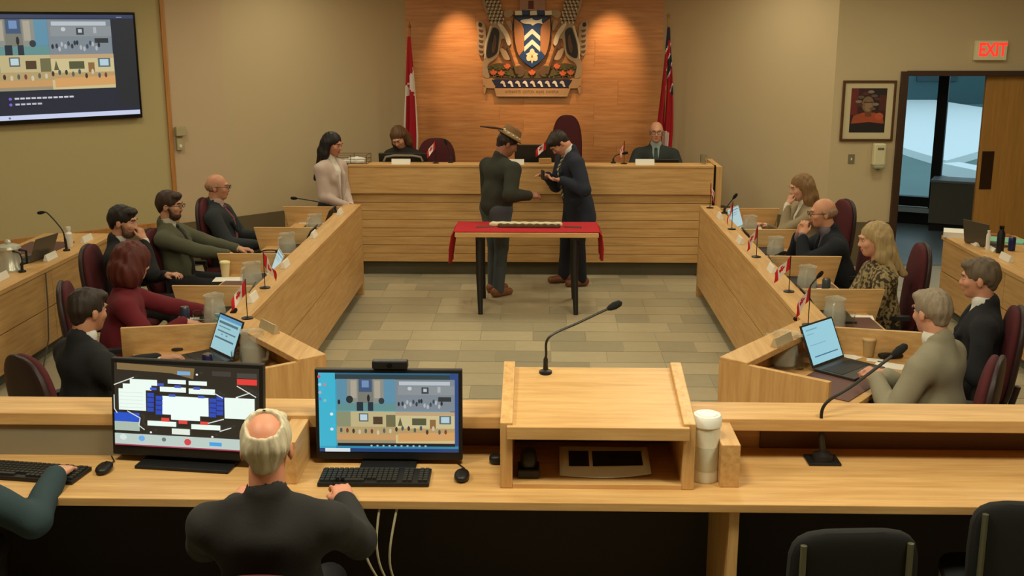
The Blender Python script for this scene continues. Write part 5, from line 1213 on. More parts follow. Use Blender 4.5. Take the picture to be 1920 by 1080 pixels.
for x0, x1 in ((-0.15, -0.065), (-0.05, 0.16)):
    vv = []
    for fx_, fj in ((x0, 0.30), (x1, 0.30), (x1, 0.82), (x0, 0.82)):
        i_ = (fx_ + 0.19) / 0.38; z0_ = 0.004 + 0.03 * (max(0, i_ - 0.35) ** 2); vv.append((fx_, -0.115 + 0.205 * fj, z0_ * (1 - fj) + (0.054) * fj + 0.004))
    bl.quad(vv)
bl.build('printed_block', mat('ink_black', (24, 20, 18), 0.7), ps)
tag(MB().ball((0, 0, 0.02), (0.03, 0.03, 0.02), 0, 14, 8, 0.6, 0.8).build('cable_clip', BLACK, loc=tuple(at_h(930, 868, ZG)), smooth=True), 'small black cable clip beside the lectern foot', 'clip')
for k_ in range(3):
    tag(MB().tube(bez((-0.70 + 0.07 * k_, 4.10, 0.765), (-0.72 + 0.06 * k_, 4.02, 0.55), (-0.62, 4.02, 0.5), (-0.55 + 0.05 * k_, 4.10, 0.3), 14), 0.005, 6).build('cable', mat('pale_cable', (170, 160, 130), 0.6), smooth=True), 'pale cable hanging beside the white-haired man, ' + ('closest to his chair', 'between two other pale cables', 'closest to the leg panel')[k_], 'cable', 'loose pale cables under the gallery counter')
# ------------------------------------------------------------------ screens
def text_mesh(s, size, ext=0.0, align='CENTER', bold=0.0, shear=0.0):
    cu = bpy.data.curves.new('txt', 'FONT'); cu.body = s; cu.size = size; cu.extrude = ext; cu.align_x = align; cu.align_y = 'CENTER'; cu.offset = bold; cu.shear = shear
    o = bpy.data.objects.new('txt', cu); COL.objects.link(o); dg = bpy.context.evaluated_depsgraph_get(); dg.update()
    me = bpy.data.meshes.new_from_object(o.evaluated_get(dg)); bpy.data.objects.remove(o); bpy.data.curves.remove(cu); return me
def text_obj(name, s, size, m, M, parent=None, ext=0.001, align='CENTER', bold=0.0):
    me = text_mesh(s, size, ext, align, bold); me.transform(M); me.materials.clear(); me.materials.append(m)
    o = bpy.data.objects.new(name, me); COL.objects.link(o); o.parent = parent; return o
def grid_video(x0, y0, x1, y1, warm=True):
    random.seed(3)
    def T4(ax, ay, bx, by, c): return (x0 + (x1 - x0) * ax, y0 + (y1 - y0) * ay, x0 + (x1 - x0) * bx, y0 + (y1 - y0) * by, c)
    def E4(cx, cy, rx, ry, c): return ('e', x0 + (x1 - x0) * cx, y0 + (y1 - y0) * cy, (x1 - x0) * rx, (y1 - y0) * ry, c)
    r = [T4(0, 0, 0.5, 0.5, (90, 138, 160)), T4(0.09, 0, 0.40, 0.38, (136, 138, 130)), T4(0.18, 0, 0.31, 0.38, (118, 118, 108)), T4(0.12, 0.02, 0.17, 0.3, (168, 160, 142)), T4(0.32, 0.02, 0.37, 0.3, (168, 160, 142)),
         T4(0.19, 0.0, 0.30, 0.20, (62, 84, 116)), T4(0.215, 0.02, 0.275, 0.13, (110, 140, 180)), T4(0.40, 0, 0.5, 0.36, (92, 140, 164)), T4(0, 0.38, 0.5, 0.5, (96, 140, 138)),
         E4(0.11, 0.32, 0.03, 0.06, (38, 44, 46)), E4(0.27, 0.30, 0.012, 0.06, (30, 36, 42)), E4(0.38, 0.34, 0.025, 0.05, (44, 56, 62)), T4(0.17, 0.36, 0.225, 0.5, (32, 44, 56)), T4(0.265, 0.36, 0.31, 0.5, (36, 46, 60)), E4(0.02, 0.36, 0.012, 0.04, (36, 42, 46)),
         T4(0.5, 0, 1, 0.5, (122, 132, 140)), T4(0.53, 0.03, 0.96, 0.09, (182, 190, 196)), T4(0.52, 0.10, 1, 0.24, (136, 142, 146)), T4(0.72, 0.12, 0.78, 0.22, (58, 66, 74)), T4(0.735, 0.14, 0.765, 0.19, (180, 190, 196)), E4(0.62, 0.14, 0.018, 0.03, (190, 196, 198)), T4(0.855, 0.11, 0.88, 0.2, (168, 174, 178)), T4(0.86, 0.27, 0.97, 0.34, (44, 50, 54))]
    for i in range(16): r.append(E4(0.53 + 0.024 * i + random.uniform(-.006, .006), 0.33 + random.uniform(0, .10), 0.010, 0.035, random.choice([(46, 56, 66), (60, 74, 88), (36, 44, 50), (170, 176, 180)])))
    r += [T4(0, 0.5, 0.5, 1, (188, 174, 128)), T4(0, 0.5, 0.12, 0.8, (136, 140, 108)), T4(0.19, 0.53, 0.27, 0.66, (92, 94, 92)), T4(0.2, 0.545, 0.26, 0.64, (182, 206, 212)), T4(0.31, 0.58, 0.39, 0.7, (78, 60, 42)), T4(0.42, 0.55, 0.5, 0.75, (108, 104, 72)),
          T4(0, 0.74, 0.5, 0.86, (176, 152, 104)), T4(0.0, 0.86, 0.5, 0.97, (196, 150, 96)), T4(0, 0.95, 0.5, 1.0, (150, 140, 112)),
          T4(0.5, 0.5, 1, 1, (200, 186, 138)), T4(0.5, 0.5, 1, 0.56, (188, 158, 118)), T4(0.64, 0.60, 0.76, 0.71, (82, 84, 58)), T4(0.79, 0.62, 0.84, 0.78, (140, 100, 58)), T4(0.87, 0.56, 0.97, 0.69, (88, 104, 110)), T4(0.885, 0.575, 0.955, 0.67, (176, 204, 214)), ('p', [(x0 + (x1 - x0) * a, y0 + (y1 - y0) * b_) for a, b_ in ((0.54, 0.58), (0.56, 0.72), (0.52, 0.72))], (96, 92, 60)),
          T4(0.5, 0.76, 1, 0.86, (180, 150, 100)), ('p', [(x0 + (x1 - x0) * a, y0 + (y1 - y0) * b_) for a, b_ in ((0.52, 0.84), (1, 0.82), (1, 0.95), (0.52, 0.97))], (208, 156, 96))]
    for i in range(18):
        cx = 0.04 + 0.052 * i
        r.append(E4(cx, 0.78 + random.uniform(-.03, .05), 0.011, 0.038, random.choice([(58, 52, 44), (84, 92, 84), (120, 60, 50), (70, 84, 92), (200, 190, 160)])))
    return r
tvt = thing('wall_screen', 'large wall mounted television showing a meeting video grid', 'television')
TW, TH, TC, TZc = 1.94, 1.087, -1.305, 2.228
MB().box((TC, -0.045, TZc), (TW, 0.05, TH), M=TVM).build('bezel', BLACKG, tvt, bevel=0.006)
MB().box((TC, -0.012, TZc), (0.6, 0.03, 0.5), M=TVM).build('wall_mount', DKMET, tvt)
sr = [(0, 0, 1, 1, (34, 40, 54)), (0, 0, 1, 0.035, (50, 62, 92)), (0, 0.955, 1, 1, (196, 204, 232)), (0.885, 0.05, 1, 0.9, (36, 40, 46))] + grid_video(0.20, 0.045, 0.872, 0.72)
for i in range(11): sr.append((0.335 + 0.028 * i, 0.785, 0.357 + 0.028 * i, 0.802, (196, 196, 206)))
for i in range(5): sr.append((0.335 + 0.028 * i, 0.84, 0.357 + 0.028 * i, 0.857, (184, 184, 198)))
sr += [('e', 0.312, 0.795, 0.008, 0.014, (120, 96, 200)), ('e', 0.312, 0.85, 0.008, 0.014, (120, 96, 200)), (0.90, 0.02, 0.93, 0.026, (150, 160, 180)), ('e', 0.30, 0.978, 0.006, 0.01, (90, 100, 150))]
draw(sr, TW - 0.05, TH - 0.07, 0.0, TVM @ Matrix.Translation((TC, -0.0712, TZc + 0.008)) @ STAND).build('screen', SCREEN, tvt)
def monitor(cx, cy, zb, w, h, rz, tilt, label, rects, foot):
    t = thing('computer_monitor', label, 'monitor', (cx, cy, GD + 0.0005), rz)
    M = Matrix.Translation((0, 0, zb - GD)) @ Matrix.Rotation(R(-tilt), 4, 'X')
    MB().box((0, 0.018, h / 2), (w, 0.035, h), M=M).build('bezel', BLACK, t, bevel=0.005)
    sb_, st_, ss_ = foot['rim']
    draw(rects, w - 2 * ss_, h - sb_ - st_, 0.0, M @ Matrix.Translation((0, -0.0006, sb_ + (h - sb_ - st_) / 2)) @ STAND).build('screen', SCREEN, t)
    MB().box((0, 0.07, (zb - GD) / 2 + 0.06), (foot.get('sw', 0.1), 0.03, 0.16)).build('stand_neck', BLACK, t); MB().box((0, 0.03, 0.007), (foot['w'], 0.2, 0.014)).build('stand_foot', BLACK, t, bevel=0.004)
    return t
Wh = (236, 250, 240); Bl = (44, 74, 180)
ui = [(0, 0, 1, 1, (44, 38, 30)), ('p', [(0.02, 0.0), (0.56, 0.03), (0.55, 0.16), (0.4, 0.10), (0.02, 0.08)], (128, 104, 66)), (0.44, 0.07, 0.53, 0.115, (120, 170, 214)), (0.85, 0.13, 0.985, 0.20, (226, 60, 54)), (0.85, 0.06, 0.985, 0.12, (70, 66, 60)), (0.68, 0.05, 0.81, 0.11, (62, 58, 52)),
      (0.11, 0.19, 0.30, 0.26, Wh), (0.06, 0.25, 0.26, 0.32, Wh), (0.03, 0.31, 0.22, 0.57, Wh), (0.375, 0.175, 0.50, 0.225, Wh), (0.52, 0.18, 0.645, 0.23, Wh), (0.32, 0.265, 0.50, 0.325, Wh), (0.52, 0.27, 0.70, 0.335, Wh), (0.335, 0.375, 0.655, 0.60, (240, 255, 248)), (0.395, 0.58, 0.595, 0.66, (240, 255, 248)), (0.765, 0.36, 0.97, 0.61, Wh), (0.23, 0.685, 0.43, 0.745, Wh), (0.535, 0.70, 0.735, 0.76, Wh),
      (-0.0, 0.60, 0.175, 0.71, (40, 84, 200)), (0.0, 0.71, 0.175, 0.82, (170, 186, 172)), (0.40, 0.765, 0.525, 0.835, (226, 236, 222)), (0, 0.855, 1, 0.985, (188, 204, 196)), (0, 0.985, 1, 1, (170, 60, 90)),
      ('e', 0.06, 0.90, 0.025, 0.035, (214, 228, 220)), ('e', 0.19, 0.905, 0.022, 0.035, (110, 170, 230)), ('e', 0.345, 0.905, 0.015, 0.025, (110, 118, 112)), ('e', 0.51, 0.92, 0.024, 0.04, (214, 66, 74)), (0.66, 0.905, 0.745, 0.95, (70, 160, 226)), (0.33, 0.64, 0.385, 0.685, (226, 70, 60)), (0.45, 0.66, 0.51, 0.70, (226, 70, 60)), (0.60, 0.66, 0.655, 0.70, (226, 70, 60))]
for i in range(4):
    for xx in (0.235, 0.295, 0.665, 0.715): ui.append((xx, 0.375 + 0.058 * i + (-0.03 if xx in (0.235, 0.715) else 0), xx + 0.047, 0.375 + 0.058 * i + 0.05 + (-0.03 if xx in (0.235, 0.715) else 0), Bl))
for xx, yy in ((0.31, 0.22), (0.26, 0.275), (0.43, 0.235), (0.56, 0.245), (0.39, 0.345), (0.59, 0.345)): ui.append((xx, yy, xx + 0.045, yy + 0.03, (70, 90, 190)))
for i in range(5): ui.append((0.04, 0.345 + 0.045 * i, 0.21, 0.349 + 0.045 * i, (200, 214, 204)))
for a, b_ in (((0.01, 0.26), (0.15, 0.16)), ((0.01, 0.38), (0.01, 0.55)), ((0.01, 0.55), (0.03, 0.60)), ((0.10, 0.57), (0.19, 0.65)), ((0.19, 0.65), (0.18, 0.74)), ((0.18, 0.74), (0.22, 0.79)), ((0.86, 0.205), (0.99, 0.33)), ((0.70, 0.30), (0.765, 0.36)), ((0.77, 0.61), (0.66, 0.67)), ((0.86, 0.34), (0.95, 0.28)), ((0.74, 0.76), (0.82, 0.71))): ui.append(('l', a, b_, 0.0022, (214, 220, 210)))
for xx, yy in ((0.265, 0.815), (0.69, 0.83), (0.86, 0.345), (0.59, 0.09)): ui.append(('e', xx, yy, 0.008, 0.012, (236, 240, 230)))
monitor(-1.505, 4.43, 0.832, 0.685, 0.425, R(-7), 7, 'touch screen monitor showing a seating plan', ui, {'rim': (0.045, 0.02, 0.016), 'w': 0.42, 'sw': 0.3})
dk = [(0, 0, 1, 1, (52, 160, 190)), (0.0, 0, 0.12, 0.93, (60, 176, 204)), (0.12, 0.02, 1, 0.08, (44, 60, 64)), (0.12, 0.0, 1, 0.02, (34, 96, 130)), (0.94, 0.0, 1, 1, (40, 70, 128)), (0.12, 0.92, 1, 0.96, (44, 130, 164)), (0, 0.955, 1, 1, (34, 62, 110)), (0.04, 0.955, 0.22, 1.0, (210, 222, 226)), (0.13, 0.87, 0.975, 0.925, (30, 26, 30))] + grid_video(0.13, 0.075, 0.975, 0.875)
for i in range(10): dk.append(('e', 0.38 + 0.043 * i, 0.90, 0.008, 0.012, (170, 178, 178)))
for xx, yy, c in ((0.015, 0.03, (200, 80, 100)), (0.02, 0.13, (150, 210, 226)), (0.055, 0.13, (180, 140, 150)), (0.02, 0.23, (170, 170, 190)), (0.02, 0.31, (90, 130, 190)), (0.055, 0.33, (120, 190, 190)), (0.10, 0.50, (214, 228, 230)), (0.10, 0.69, (206, 224, 228))): dk.append(('e', xx, yy, 0.012, 0.02, c))
mr_ = monitor(-0.637, 4.46, 0.822, 0.632, 0.398, 0.0, 5, 'desktop monitor showing the meeting video grid', dk, {'rim': (0.035, 0.016, 0.016), 'w': 0.24})
wc = thing('webcam', 'black bar webcam on top of the desktop monitor', 'webcam', (-0.628, 4.50, 0.822 + 0.397)); MB().box((0, 0, 0.022), (0.152, 0.04, 0.036)).build('body', BLACK, wc, bevel=0.006); MB().lathe([(0.011, 0), (0.011, 0.004), (0, 0.004)], 14, M=Matrix.Translation((0, -0.02, 0.022)) @ Matrix.Rotation(PI / 2, 4, 'X')).build('lens', BLACKG, wc, smooth=True)
# ------------------------------------------------------------------ wall things on the right
wy = 12.3
fr = thing('framed_picture', 'framed portrait print with dark red background beside the doorway', 'picture')
pc = (at_y(1583, 151, wy) + at_y(1671, 264, wy)) / 2; pw, ph = 0.575, 0.655
pc.x = (at_y(1583, 151, wy).x + at_y(1679, 151, wy).x) / 2
frm = mat('walnut_frame', (84, 52, 28), 0.4); f = MB()
for dx_, dz_, sx, sz in ((-pw / 2 + 0.012, 0, 0.024, ph), (pw / 2 - 0.012, 0, 0.024, ph), (0, -ph / 2 + 0.012, pw - 0.048, 0.024), (0, ph / 2 - 0.012, pw - 0.048, 0.024)): f.box((pc.x + dx_, wy - 0.017, pc.z + dz_), (sx, 0.032, sz))
f.build('frame', frm, fr, bevel=0.003)
MB().box((pc.x, wy - 0.008, pc.z), (pw - 0.04, 0.012, ph - 0.04)).build('mat_board', mat('mat_board', (206, 192, 152), 0.9), fr)
pr = [(0, 0, 1, 1, (56, 18, 14)), (0, 0, 0.2, 0.6, (104, 30, 26)), (0.6, 0.0, 1, 0.5, (34, 16, 14)), (0.8, 0.15, 1, 0.5, (80, 28, 20)), (0, 0.78, 1, 1, (24, 14, 18)), ('p', [(0.04, 0.80), (0.10, 0.62), (0.35, 0.55), (0.70, 0.55), (0.92, 0.64), (0.97, 0.80), (0.55, 0.76)], (164, 72, 36)), ('e', 0.82, 0.63, 0.12, 0.08, (184, 86, 50)), ('e', 0.22, 0.66, 0.12, 0.07, (150, 76, 40)), (0.42, 0.48, 0.60, 0.64, (110, 60, 36)), ('e', 0.48, 0.36, 0.17, 0.18, (120, 96, 70)), ('e', 0.50, 0.40, 0.10, 0.12, (146, 112, 82)), (0.36, 0.30, 0.62, 0.33, (70, 48, 36))]
for k_, (xx, yy) in enumerate(((0.22, 0.3), (0.28, 0.2), (0.4, 0.12), (0.55, 0.08), (0.65, 0.17), (0.74, 0.24), (0.70, 0.36), (0.62, 0.46), (0.25, 0.38))): pr.append(('e', xx, yy, 0.09, 0.035, [(132, 118, 100), (96, 80, 66), (84, 40, 30)][k_ % 3]))
draw(pr, 0.385, 0.478, 0.0, Matrix.Translation((pc.x, wy - 0.0145, pc.z + 0.005)) @ STAND).build('print', PRINT, fr)
ex = thing('exit_sign', 'lit EXIT sign with red letters above the doorway', 'sign')
e0, e1 = at_y(1832, 78, wy - 0.05), at_y(1884, 111, wy - 0.05); ec = (e0 + e1) / 2
MB().box((ec.x, wy - 0.035, ec.z), (0.33, 0.07, 0.205)).build('housing', mat('exit_cream', (206, 196, 150), 0.5, emit=0.05), ex, bevel=0.006)
text_obj('letters', 'EXIT', 0.17, mat('exit_red', (255, 52, 40), 0.4, emit=0.55), Matrix.Translation((ec.x + 0.012, wy - 0.0715, ec.z + 0.002)) @ STAND @ Matrix.Diagonal((0.86, 1.12, 1, 1)), ex, 0.001, bold=0.006)
sd_ = thing('sanitizer_dispenser', 'cream wall mounted sanitizer dispenser below the framed picture', 'dispenser')
d0 = at_y(1645, 290, wy); MB().box((d0.x, wy - 0.05, d0.z + 0.01), (0.13, 0.10, 0.24)).build('body', mat('dispenser_cream', (214, 206, 166), 0.45), sd_, bevel=0.015)
MB().box((d0.x + 0.005, wy - 0.10, d0.z + 0.075), (0.07, 0.012, 0.025)).build('window', mat('dispenser_window', (110, 100, 74), 0.3), sd_, bevel=0.004); MB().box((d0.x, wy - 0.065, d0.z - 0.125), (0.11, 0.12, 0.035)).build('drip_lip', mat('dispenser_lip', (150, 156, 124), 0.5), sd_, bevel=0.01); MB().cyl((d0.x, wy - 0.07, d0.z - 0.16), 0.012, 0.03, 12).build('nozzle', mat('nozzle_grey', (120, 116, 90), 0.5), sd_)
ls = thing('light_switch', 'metal light switch plate below the framed picture', 'switch'); s0 = at_y(1596, 298, wy)
MB().box((s0.x, wy - 0.004, s0.z), (0.07, 0.008, 0.105)).build('plate', mat('steel_plate', (142, 132, 104), 0.4, 0.4), ls, bevel=0.002); MB().box((s0.x, wy - 0.012, s0.z), (0.012, 0.012, 0.026)).build('toggle', WHITE, ls)
th = thing('thermostat', 'beige thermostat box beside the wall screen', 'thermostat'); h0 = at_y(338, 246, 12.05)
MB().box((h0.x, h0.y, h0.z), (0.11, 0.06, 0.10), rz=R(40)).build('box', mat('beige_plastic', (176, 162, 122), 0.5), th, bevel=0.006)
o = thing('wall_controller', 'small beige controller plate below the thermostat', 'controller'); h1 = at_y(337, 270, 12.055)
MB().box((h1.x, h1.y, h1.z), (0.075, 0.04, 0.13), rz=R(40)).build('plate', mat('beige_plastic', (176, 162, 122), 0.5), o, bevel=0.004); MB().lathe([(0.018, 0), (0.016, 0.008), (0, 0.009)], 14, M=Matrix.Translation((h1.x + 0.013, h1.y - 0.016, h1.z - 0.02)) @ Matrix.Rotation(R(40), 4, 'Z') @ Matrix.Rotation(PI / 2, 4, 'X')).build('dial', WHITE, o, smooth=True)
# ------------------------------------------------------------------ flags on poles
def pole_flag(base, hgt, label, kind, drape_w, az):
    t = thing('flag_on_pole', label, 'flag', base)
    MB().lathe([(0.14, 0), (0.14, 0.02), (0.04, 0.06), (0.03, 0.10)], 24).build('stand', mat('brass', (170, 126, 60), 0.35, 0.8), t, smooth=True)
    MB().cyl((0, 0, 0.05), 0.013, hgt - 0.05, 12).build('pole', wood('pole_wood', (150, 100, 50), (176, 126, 70), 'z'), t, smooth=True)
    fn = MB()
    if kind == 'on': fn.prism([(0.032 * math.cos(a * PI / 5 + PI / 10) * (1 if a % 2 == 0 else 0.55), 0.038 * math.sin(a * PI / 5 + PI / 10) * (1 if a % 2 == 0 else 0.55)) for a in range(10)], -0.008, 0.008, M=Matrix.Translation((0, 0, hgt + 0.03)) @ Matrix.Rotation(PI / 2, 4, 'X'))
    else: fn.lathe([(0.012, 0), (0.016, 0.02), (0.006, 0.05), (0, 0.08)], 12, M=Matrix.Translation((0, 0, hgt)))
    fn.build('finial', mat('finial_brass', (120, 84, 40), 0.4, 0.7), t, smooth=True)
    nu, nv = 44, 70; Lz = 1.62; b = MB()
    for j in range(nv + 1):
        v = j / nv
        for i in range(nu + 1):
            u = i / nu; w_ = drape_w * (0.10 + 0.90 * min(1, v * 1.35) ** 0.8) * (1 - 0.12 * max(0, v - 0.8) / 0.2)
            fold = 0.045 * min(1, v * 2 + 0.15) * math.sin(u * 17 + v * 1.5) * (0.6 + 0.4 * math.sin(u * 5))
            x = w_ * (u - 0.5 + 0.05 * math.sin(v * 5)) + 0.012 * math.sin(u * 17 + 1.2); y = fold - 0.02
            ca, sa = math.cos(az), math.sin(az)
            b.v.append((ca * x - sa * y, sa * x + ca * y, hgt - 0.10 - v * Lz * (0.97 + 0.03 * math.cos(u * 6)) ))
    for j in range(nv):
        for i in range(nu):
            u, v = (i + .5) / nu, (j + .5) / nv
            b.f.append((j * (nu + 1) + i, j * (nu + 1) + i + 1, (j + 1) * (nu + 1) + i + 1, (j + 1) * (nu + 1) + i))
            if kind == 'ca':
                d = v + 0.22 * (u - 0.5)
                if v < 0.22 + 0.20 * (1 - u): c = 0
                elif v < 0.40 + 0.16 * (u - 0.5): c = 1 if u > 0.3 else 0
                elif u < 0.28: c = 1
                elif u > 0.86: c = 1
                else:
                    c = 0
                    if v < 0.46 and abs(u - 0.6) > 0.25 - (v - 0.40) * 3: c = 1
            else:
                s_ = u + 0.9 * v; k = (v * 3.4 + u * 0.9) % 1.0
                if v < 0.50:
                    if v < 0.10: c = 2
                    else: c = 2 if (0.35 < k < 0.75) else (1 if (0.28 < k < 0.36 or 0.74 < k < 0.82) else 0)
                    if u < 0.25 and v > 0.28: c = 0
                elif v < 0.82: c = 0
                else: c = 1 if 0.4 < u < 0.75 else 0
            b.m.append(c)
    o = b.build('cloth', [clothmat((168, 24, 36)), clothmat((220, 204, 190)), clothmat((36, 38, 58))], t, smooth=True)
    return t
a = at_y(768, 40, 13.8); pole_flag((a.x, 13.8, 0.25), a.z - 0.33, 'Canadian flag hanging on a tall pole beside the timber wall', 'ca', 0.24, R(-25))
a = at_y(1253, 30, 13.75); pole_flag((a.x + 0.0, 13.75, 0.25), a.z - 0.28, 'red Ontario flag with union jack on a tall pole beside the timber wall', 'on', 0.24, R(25))
# ------------------------------------------------------------------ coat of arms
ca_ = thing('coat_of_arms', 'carved and painted city coat of arms on the timber wall', 'emblem', (-0.09, FWY - 0.0295, 0))
KX, KZ, Z0 = 0.001235, 0.001223, 2.947
def cpt(p, mir): return ((((745 - (p[0] - 745)) if mir else p[0]) - 745) * KX, Z0 - p[1] * KZ)
CM = Matrix(((1, 0, 0, 0), (0, 0, -1, 0), (0, 1, 0, 0), (0, 0, 0, 1)))       # (x,z,d)->(x,-d,z)
def chaikin(P, n=2):
    for _ in range(n):
        Q = []
        for i in range(len(P)):
            p, q = P[i], P[(i + 1) % len(P)]
            Q += [(p[0] * 0.75 + q[0] * 0.25, p[1] * 0.75 + q[1] * 0.25), (p[0] * 0.25 + q[0] * 0.75, p[1] * 0.25 + q[1] * 0.75)]
        P = Q
    return P
ROUND = ('supporter', 'dark_flank', 'brown_flank', 'foreleg', 'mantling', 'fish', 'wave_crest', 'mound')
def carve(name, polys, d0, d1, m, parent, mir=False, bev=0.004):
    b = MB()
    if name in ROUND: polys = [chaikin(P) for P in polys]; bev = min(bev, 0.002)
    for P in polys: b.prism([cpt(p, mir) for p in P], d0, d1, 0, CM)
    return b.build(name, m, parent, bevel=bev)
TAN = mat('crest_tan', (178, 148, 112), 0.55, noise=0.15, nscale=40, bump=0.3); DK = mat('crest_dark', (44, 34, 28), 0.5); BR = mat('crest_brown', (104, 72, 48), 0.5); LTN = mat('crest_light', (224, 204, 170), 0.5); BLU = mat('crest_blue', (36, 66, 110), 0.45); CRM = mat('crest_cream', (236, 226, 200), 0.5); GRN = mat('crest_green', (86, 92, 44), 0.6, noise=0.4, nscale=30); ORG = mat('crest_orange', (214, 104, 60), 0.6); SHB = mat('crest_shield_brown', (176, 118, 72), 0.5); NAV = mat('crest_navy', (36, 36, 66), 0.5); STN = mat('crest_stone', (178, 140, 116), 0.7, noise=0.2, nscale=30)
def ell(cx, cy, rx, ry, n=14): return [(cx + rx * math.cos(2 * PI * i / n), cy + ry * math.sin(2 * PI * i / n)) for i in range(n)]
for mir in (False, True):
    s = carve('supporter', [[(235, -20), (255, 70), (300, 180), (332, 255), (300, 330), (268, 430), (258, 590), (236, 640), (240, 780), (320, 790), (296, 720), (286, 640), (400, 575), (418, 480), (440, 360), (520, 455), (545, 430), (505, 330), (440, 240), (450, 130), (425, 60), (410, -20)], [(175, 240), (195, 205), (235, 215), (272, 250), (276, 340), (282, 440), (250, 560), (205, 555), (180, 450), (198, 350)], [(410, 480), (470, 485), (500, 545), (530, 600), (470, 605), (440, 560)], [(235, -160), (300, -210), (380, -205), (430, -150), (420, -20), (235, -20)]], 0.0, 0.045, TAN, ca_, mir)
    carve('dark_flank', [[(348, 262), (418, 300), (405, 400), (398, 500), (380, 545), (290, 592), (276, 540), (292, 430), (325, 330)], [(205, 215), (240, 235), (230, 270), (195, 260)]], 0.03, 0.054, DK, s, mir)
    carve('brown_flank', [[(362, 330), (388, 380), (374, 500), (340, 545), (330, 470), (352, 400)], [(450, 410), (500, 450), (480, 500), (450, 470)]], 0.04, 0.060, BR, s, mir)
    carve('dark_outline', [[(318, 255), (338, 262), (284, 440), (270, 590), (256, 588), (262, 440)]], 0.03, 0.052, LTN, s, mir)
    fur = []
    for r_ in range(7):
        for c_ in range(4):
            x = 262 + 16 * (r_ % 2) + c_ * 38 + r_ * 7; y = -5 + r_ * 34
            fur.append([(x, y), (x + 26, y + 4), (x + 14, y + 30)])
    carve('fur_tufts', fur, 0.03, 0.056, DK, s, mir, 0.0)
    carve('pale_tufts', [[(x_ + 13, y_ + 14), (x_ + 37, y_ + 18), (x_ + 26, y_ + 44)] for (x_, y_), *_r in fur], 0.03, 0.060, LTN, s, mir, 0.0)
    carve('tail_stripes', [[(200, 290 + k * 52), (250, 300 + k * 52), (236, 322 + k * 52), (206, 312 + k * 52)] for k in range(5)], 0.03, 0.053, BR, s, mir, 0.0)
    carve('foreleg', [[(392, 228), (436, 238), (500, 320), (534, 430), (512, 462), (486, 440), (470, 360), (412, 280)]], 0.03, 0.066, LTN, s, mir)
    carve('axe_handle', [[(478, 430), (500, 430), (604, 740), (580, 745)]], 0.03, 0.058, BR, ca_, mir)
    carve('mantling', [[(440, 120), (520, 90), (560, 110), (545, 160), (480, 190)], [(470, 210), (540, 200), (545, 330), (500, 260)]], 0.0, 0.035, TAN, ca_, mir)
    carve('scroll_tail', [[(236, 790), (330, 785), (420, 820), (390, 850), (360, 890), (290, 890), (245, 870)], [(245, 850), (280, 880), (262, 950), (248, 945)]], 0.0, 0.04, mat('scroll_tan', (190, 146, 98), 0.55), ca_, mir)
    carve('rock', [ell(620, 715, 55, 62)], 0.0, 0.035, BR, ca_, mir)
    carve('maple_leaf', [[(cx + 46 * x, cy - 46 * y) for x, y in LEAF] for cx, cy in ((490, 672), (430, 742), (350, 735))], 0.03, 0.045, ORG, ca_, mir, 0.0)
    gl = []; random.seed(5)
    for k_ in range(26): gl.append(ell(300 + random.random() * 330, 655 + random.random() * 120, 17, 11, 7))
    carve('foliage', gl, 0.02, 0.038, GRN, ca_, mir, 0.0)
carve('mound', [[(290, 660), (430, 620), (600, 690), (745, 720), (890, 690), (1060, 620), (1200, 660), (1240, 785), (250, 785)]], 0.0, 0.022, mat('crest_olive', (92, 78, 42), 0.7), ca_)
carve('maple_leaf', [[(745 + 46 * x, 735 - 46 * y) for x, y in LEAF]], 0.03, 0.048, ORG, ca_, False, 0.0)
shp = [(555, 150), (935, 150), (940, 300), (925, 440), (885, 560), (815, 640), (745, 690), (675, 640), (605, 560), (565, 440), (550, 300)]
shd = carve('shield', [shp], 0.0, 0.050, DK, ca_)
carve('shield_field', [[(565, 180), (640, 235), (662, 290), (662, 500), (612, 560), (590, 510), (570, 420), (560, 300)]], 0.04, 0.060, SHB, shd); carve('shield_field', [[(565, 180), (640, 235), (662, 290), (662, 500), (612, 560), (590, 510), (570, 420), (560, 300)]], 0.04, 0.060, SHB, shd, True)
carve('pall', [[(568, 172), (922, 172), (850, 235), (830, 290), (830, 500), (880, 565), (815, 632), (745, 678), (675, 632), (610, 565), (664, 500), (664, 290), (642, 235)]], 0.04, 0.062, BLU, shd)
for y in (285, 392): carve('chevron', [[(745, y), (828, y + 75), (828, y + 128), (745, y + 52), (664, y + 128), (664, y + 75)]], 0.055, 0.070, CRM, shd)
carve('fish', [[(620, 205), (665, 192), (715, 190), (742, 178), (752, 196), (800, 208), (850, 180), (838, 210), (858, 245), (815, 228), (780, 236), (745, 262), (735, 240), (680, 240), (640, 228)]], 0.055, 0.072, CRM, shd)
fl = [ell(745 + 38 * math.cos(a), 560 + 42 * math.sin(a), 26, 32) for a in (-PI / 2, PI / 6, PI * 5 / 6)] + [[(745, 480), (768, 520), (810, 540), (780, 570), (808, 600), (765, 590), (745, 640), (725, 590), (682, 600), (710, 570), (680, 540), (722, 520)]]
FLM = mat('flower_cream', (232, 212, 166), 0.6); carve('petal', fl[3:], 0.055, 0.069, FLM, shd)
for f_ in fl[:3]: carve('petal', [f_], 0.055, 0.072, FLM, shd)
carve('flower_centre', [ell(745, 560, 10, 10)], 0.06, 0.078, SHB, shd)
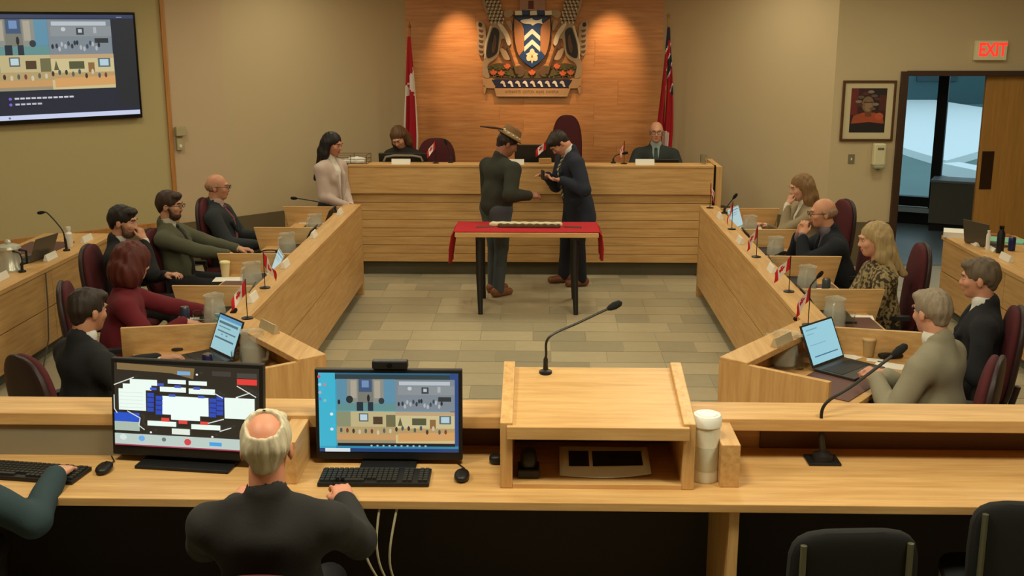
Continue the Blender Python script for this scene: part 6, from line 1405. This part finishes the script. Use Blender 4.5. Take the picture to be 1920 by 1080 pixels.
for k in (0, 2, 4): carve('wreath', [[(570 + k * 75, 110 + 8 * (k % 2)), (640 + k * 75, 105), (645 + k * 75, 150), (572 + k * 75, 152)]], 0.0, 0.058, CRM, ca_)
for k in (0, 2): carve('wreath', [[(645 + k * 75, 100), (715 + k * 75, 110), (712 + k * 75, 150), (647 + k * 75, 148)]], 0.0, 0.056, BLU, ca_)
tw = carve('tower', [[(625, -140), (870, -140), (880, 105), (615, 105)]] + [[(620 + 70 * k, -180), (665 + 70 * k, -180), (665 + 70 * k, -135), (620 + 70 * k, -135)] for k in range(4)], 0.0, 0.05, STN, ca_)
bm = None
for r_ in range(8):
    for c_ in range(6):
        x = 628 + c_ * 42 + (r_ % 2) * 18 - 6; y = -130 + r_ * 29
        if x + 38 > 872 or (700 < x + 19 < 790 and y > -10): continue
        carve('brick', [[(x, y), (x + 38, y), (x + 38, y + 25), (x, y + 25)]], 0.045, 0.056, STN, tw, False, 0.0)
carve('gate', [[(706, 8), (758, 8), (758, 90), (706, 90)]], 0.045, 0.058, mat('gate_brown', (104, 50, 40), 0.6), tw)
sea = carve('sea_band', [[(330, 800), (400, 795), (1090, 795), (1160, 800), (1110, 885), (380, 885)]], 0.0, 0.045, NAV, ca_)
for k_ in range(9):
    x = 440 + k_ * 76
    carve('wave_crest', [[(x - 22, 838), (x - 12, 815), (x + 8, 808), (x + 26, 822), (x + 30, 850), (x + 44, 872), (x + 16, 872), (x + 10, 848), (x - 2, 836)]], 0.04, 0.056, CRM if k_ % 2 else LTN, sea, False, 0.0)
scl = carve('motto_scroll', [[(358, 888), (1140, 888), (1110, 970), (378, 970)]], 0.0, 0.05, mat('scroll_tan', (190, 146, 98), 0.55), ca_)
carve('scroll_edge', [[(375, 958), (1113, 958), (1108, 974), (380, 974)]], 0.04, 0.056, TAN, scl)
text_obj('motto', 'AYENWETE  GOTON  NIJIKE  OWEPUK', 0.050, mat('motto_brown', (92, 56, 34), 0.6), Matrix.Translation((0, -0.0505, Z0 - 925 * KZ)) @ STAND @ Matrix.Diagonal((0.78, 1, 1, 1)), scl, 0.0008)
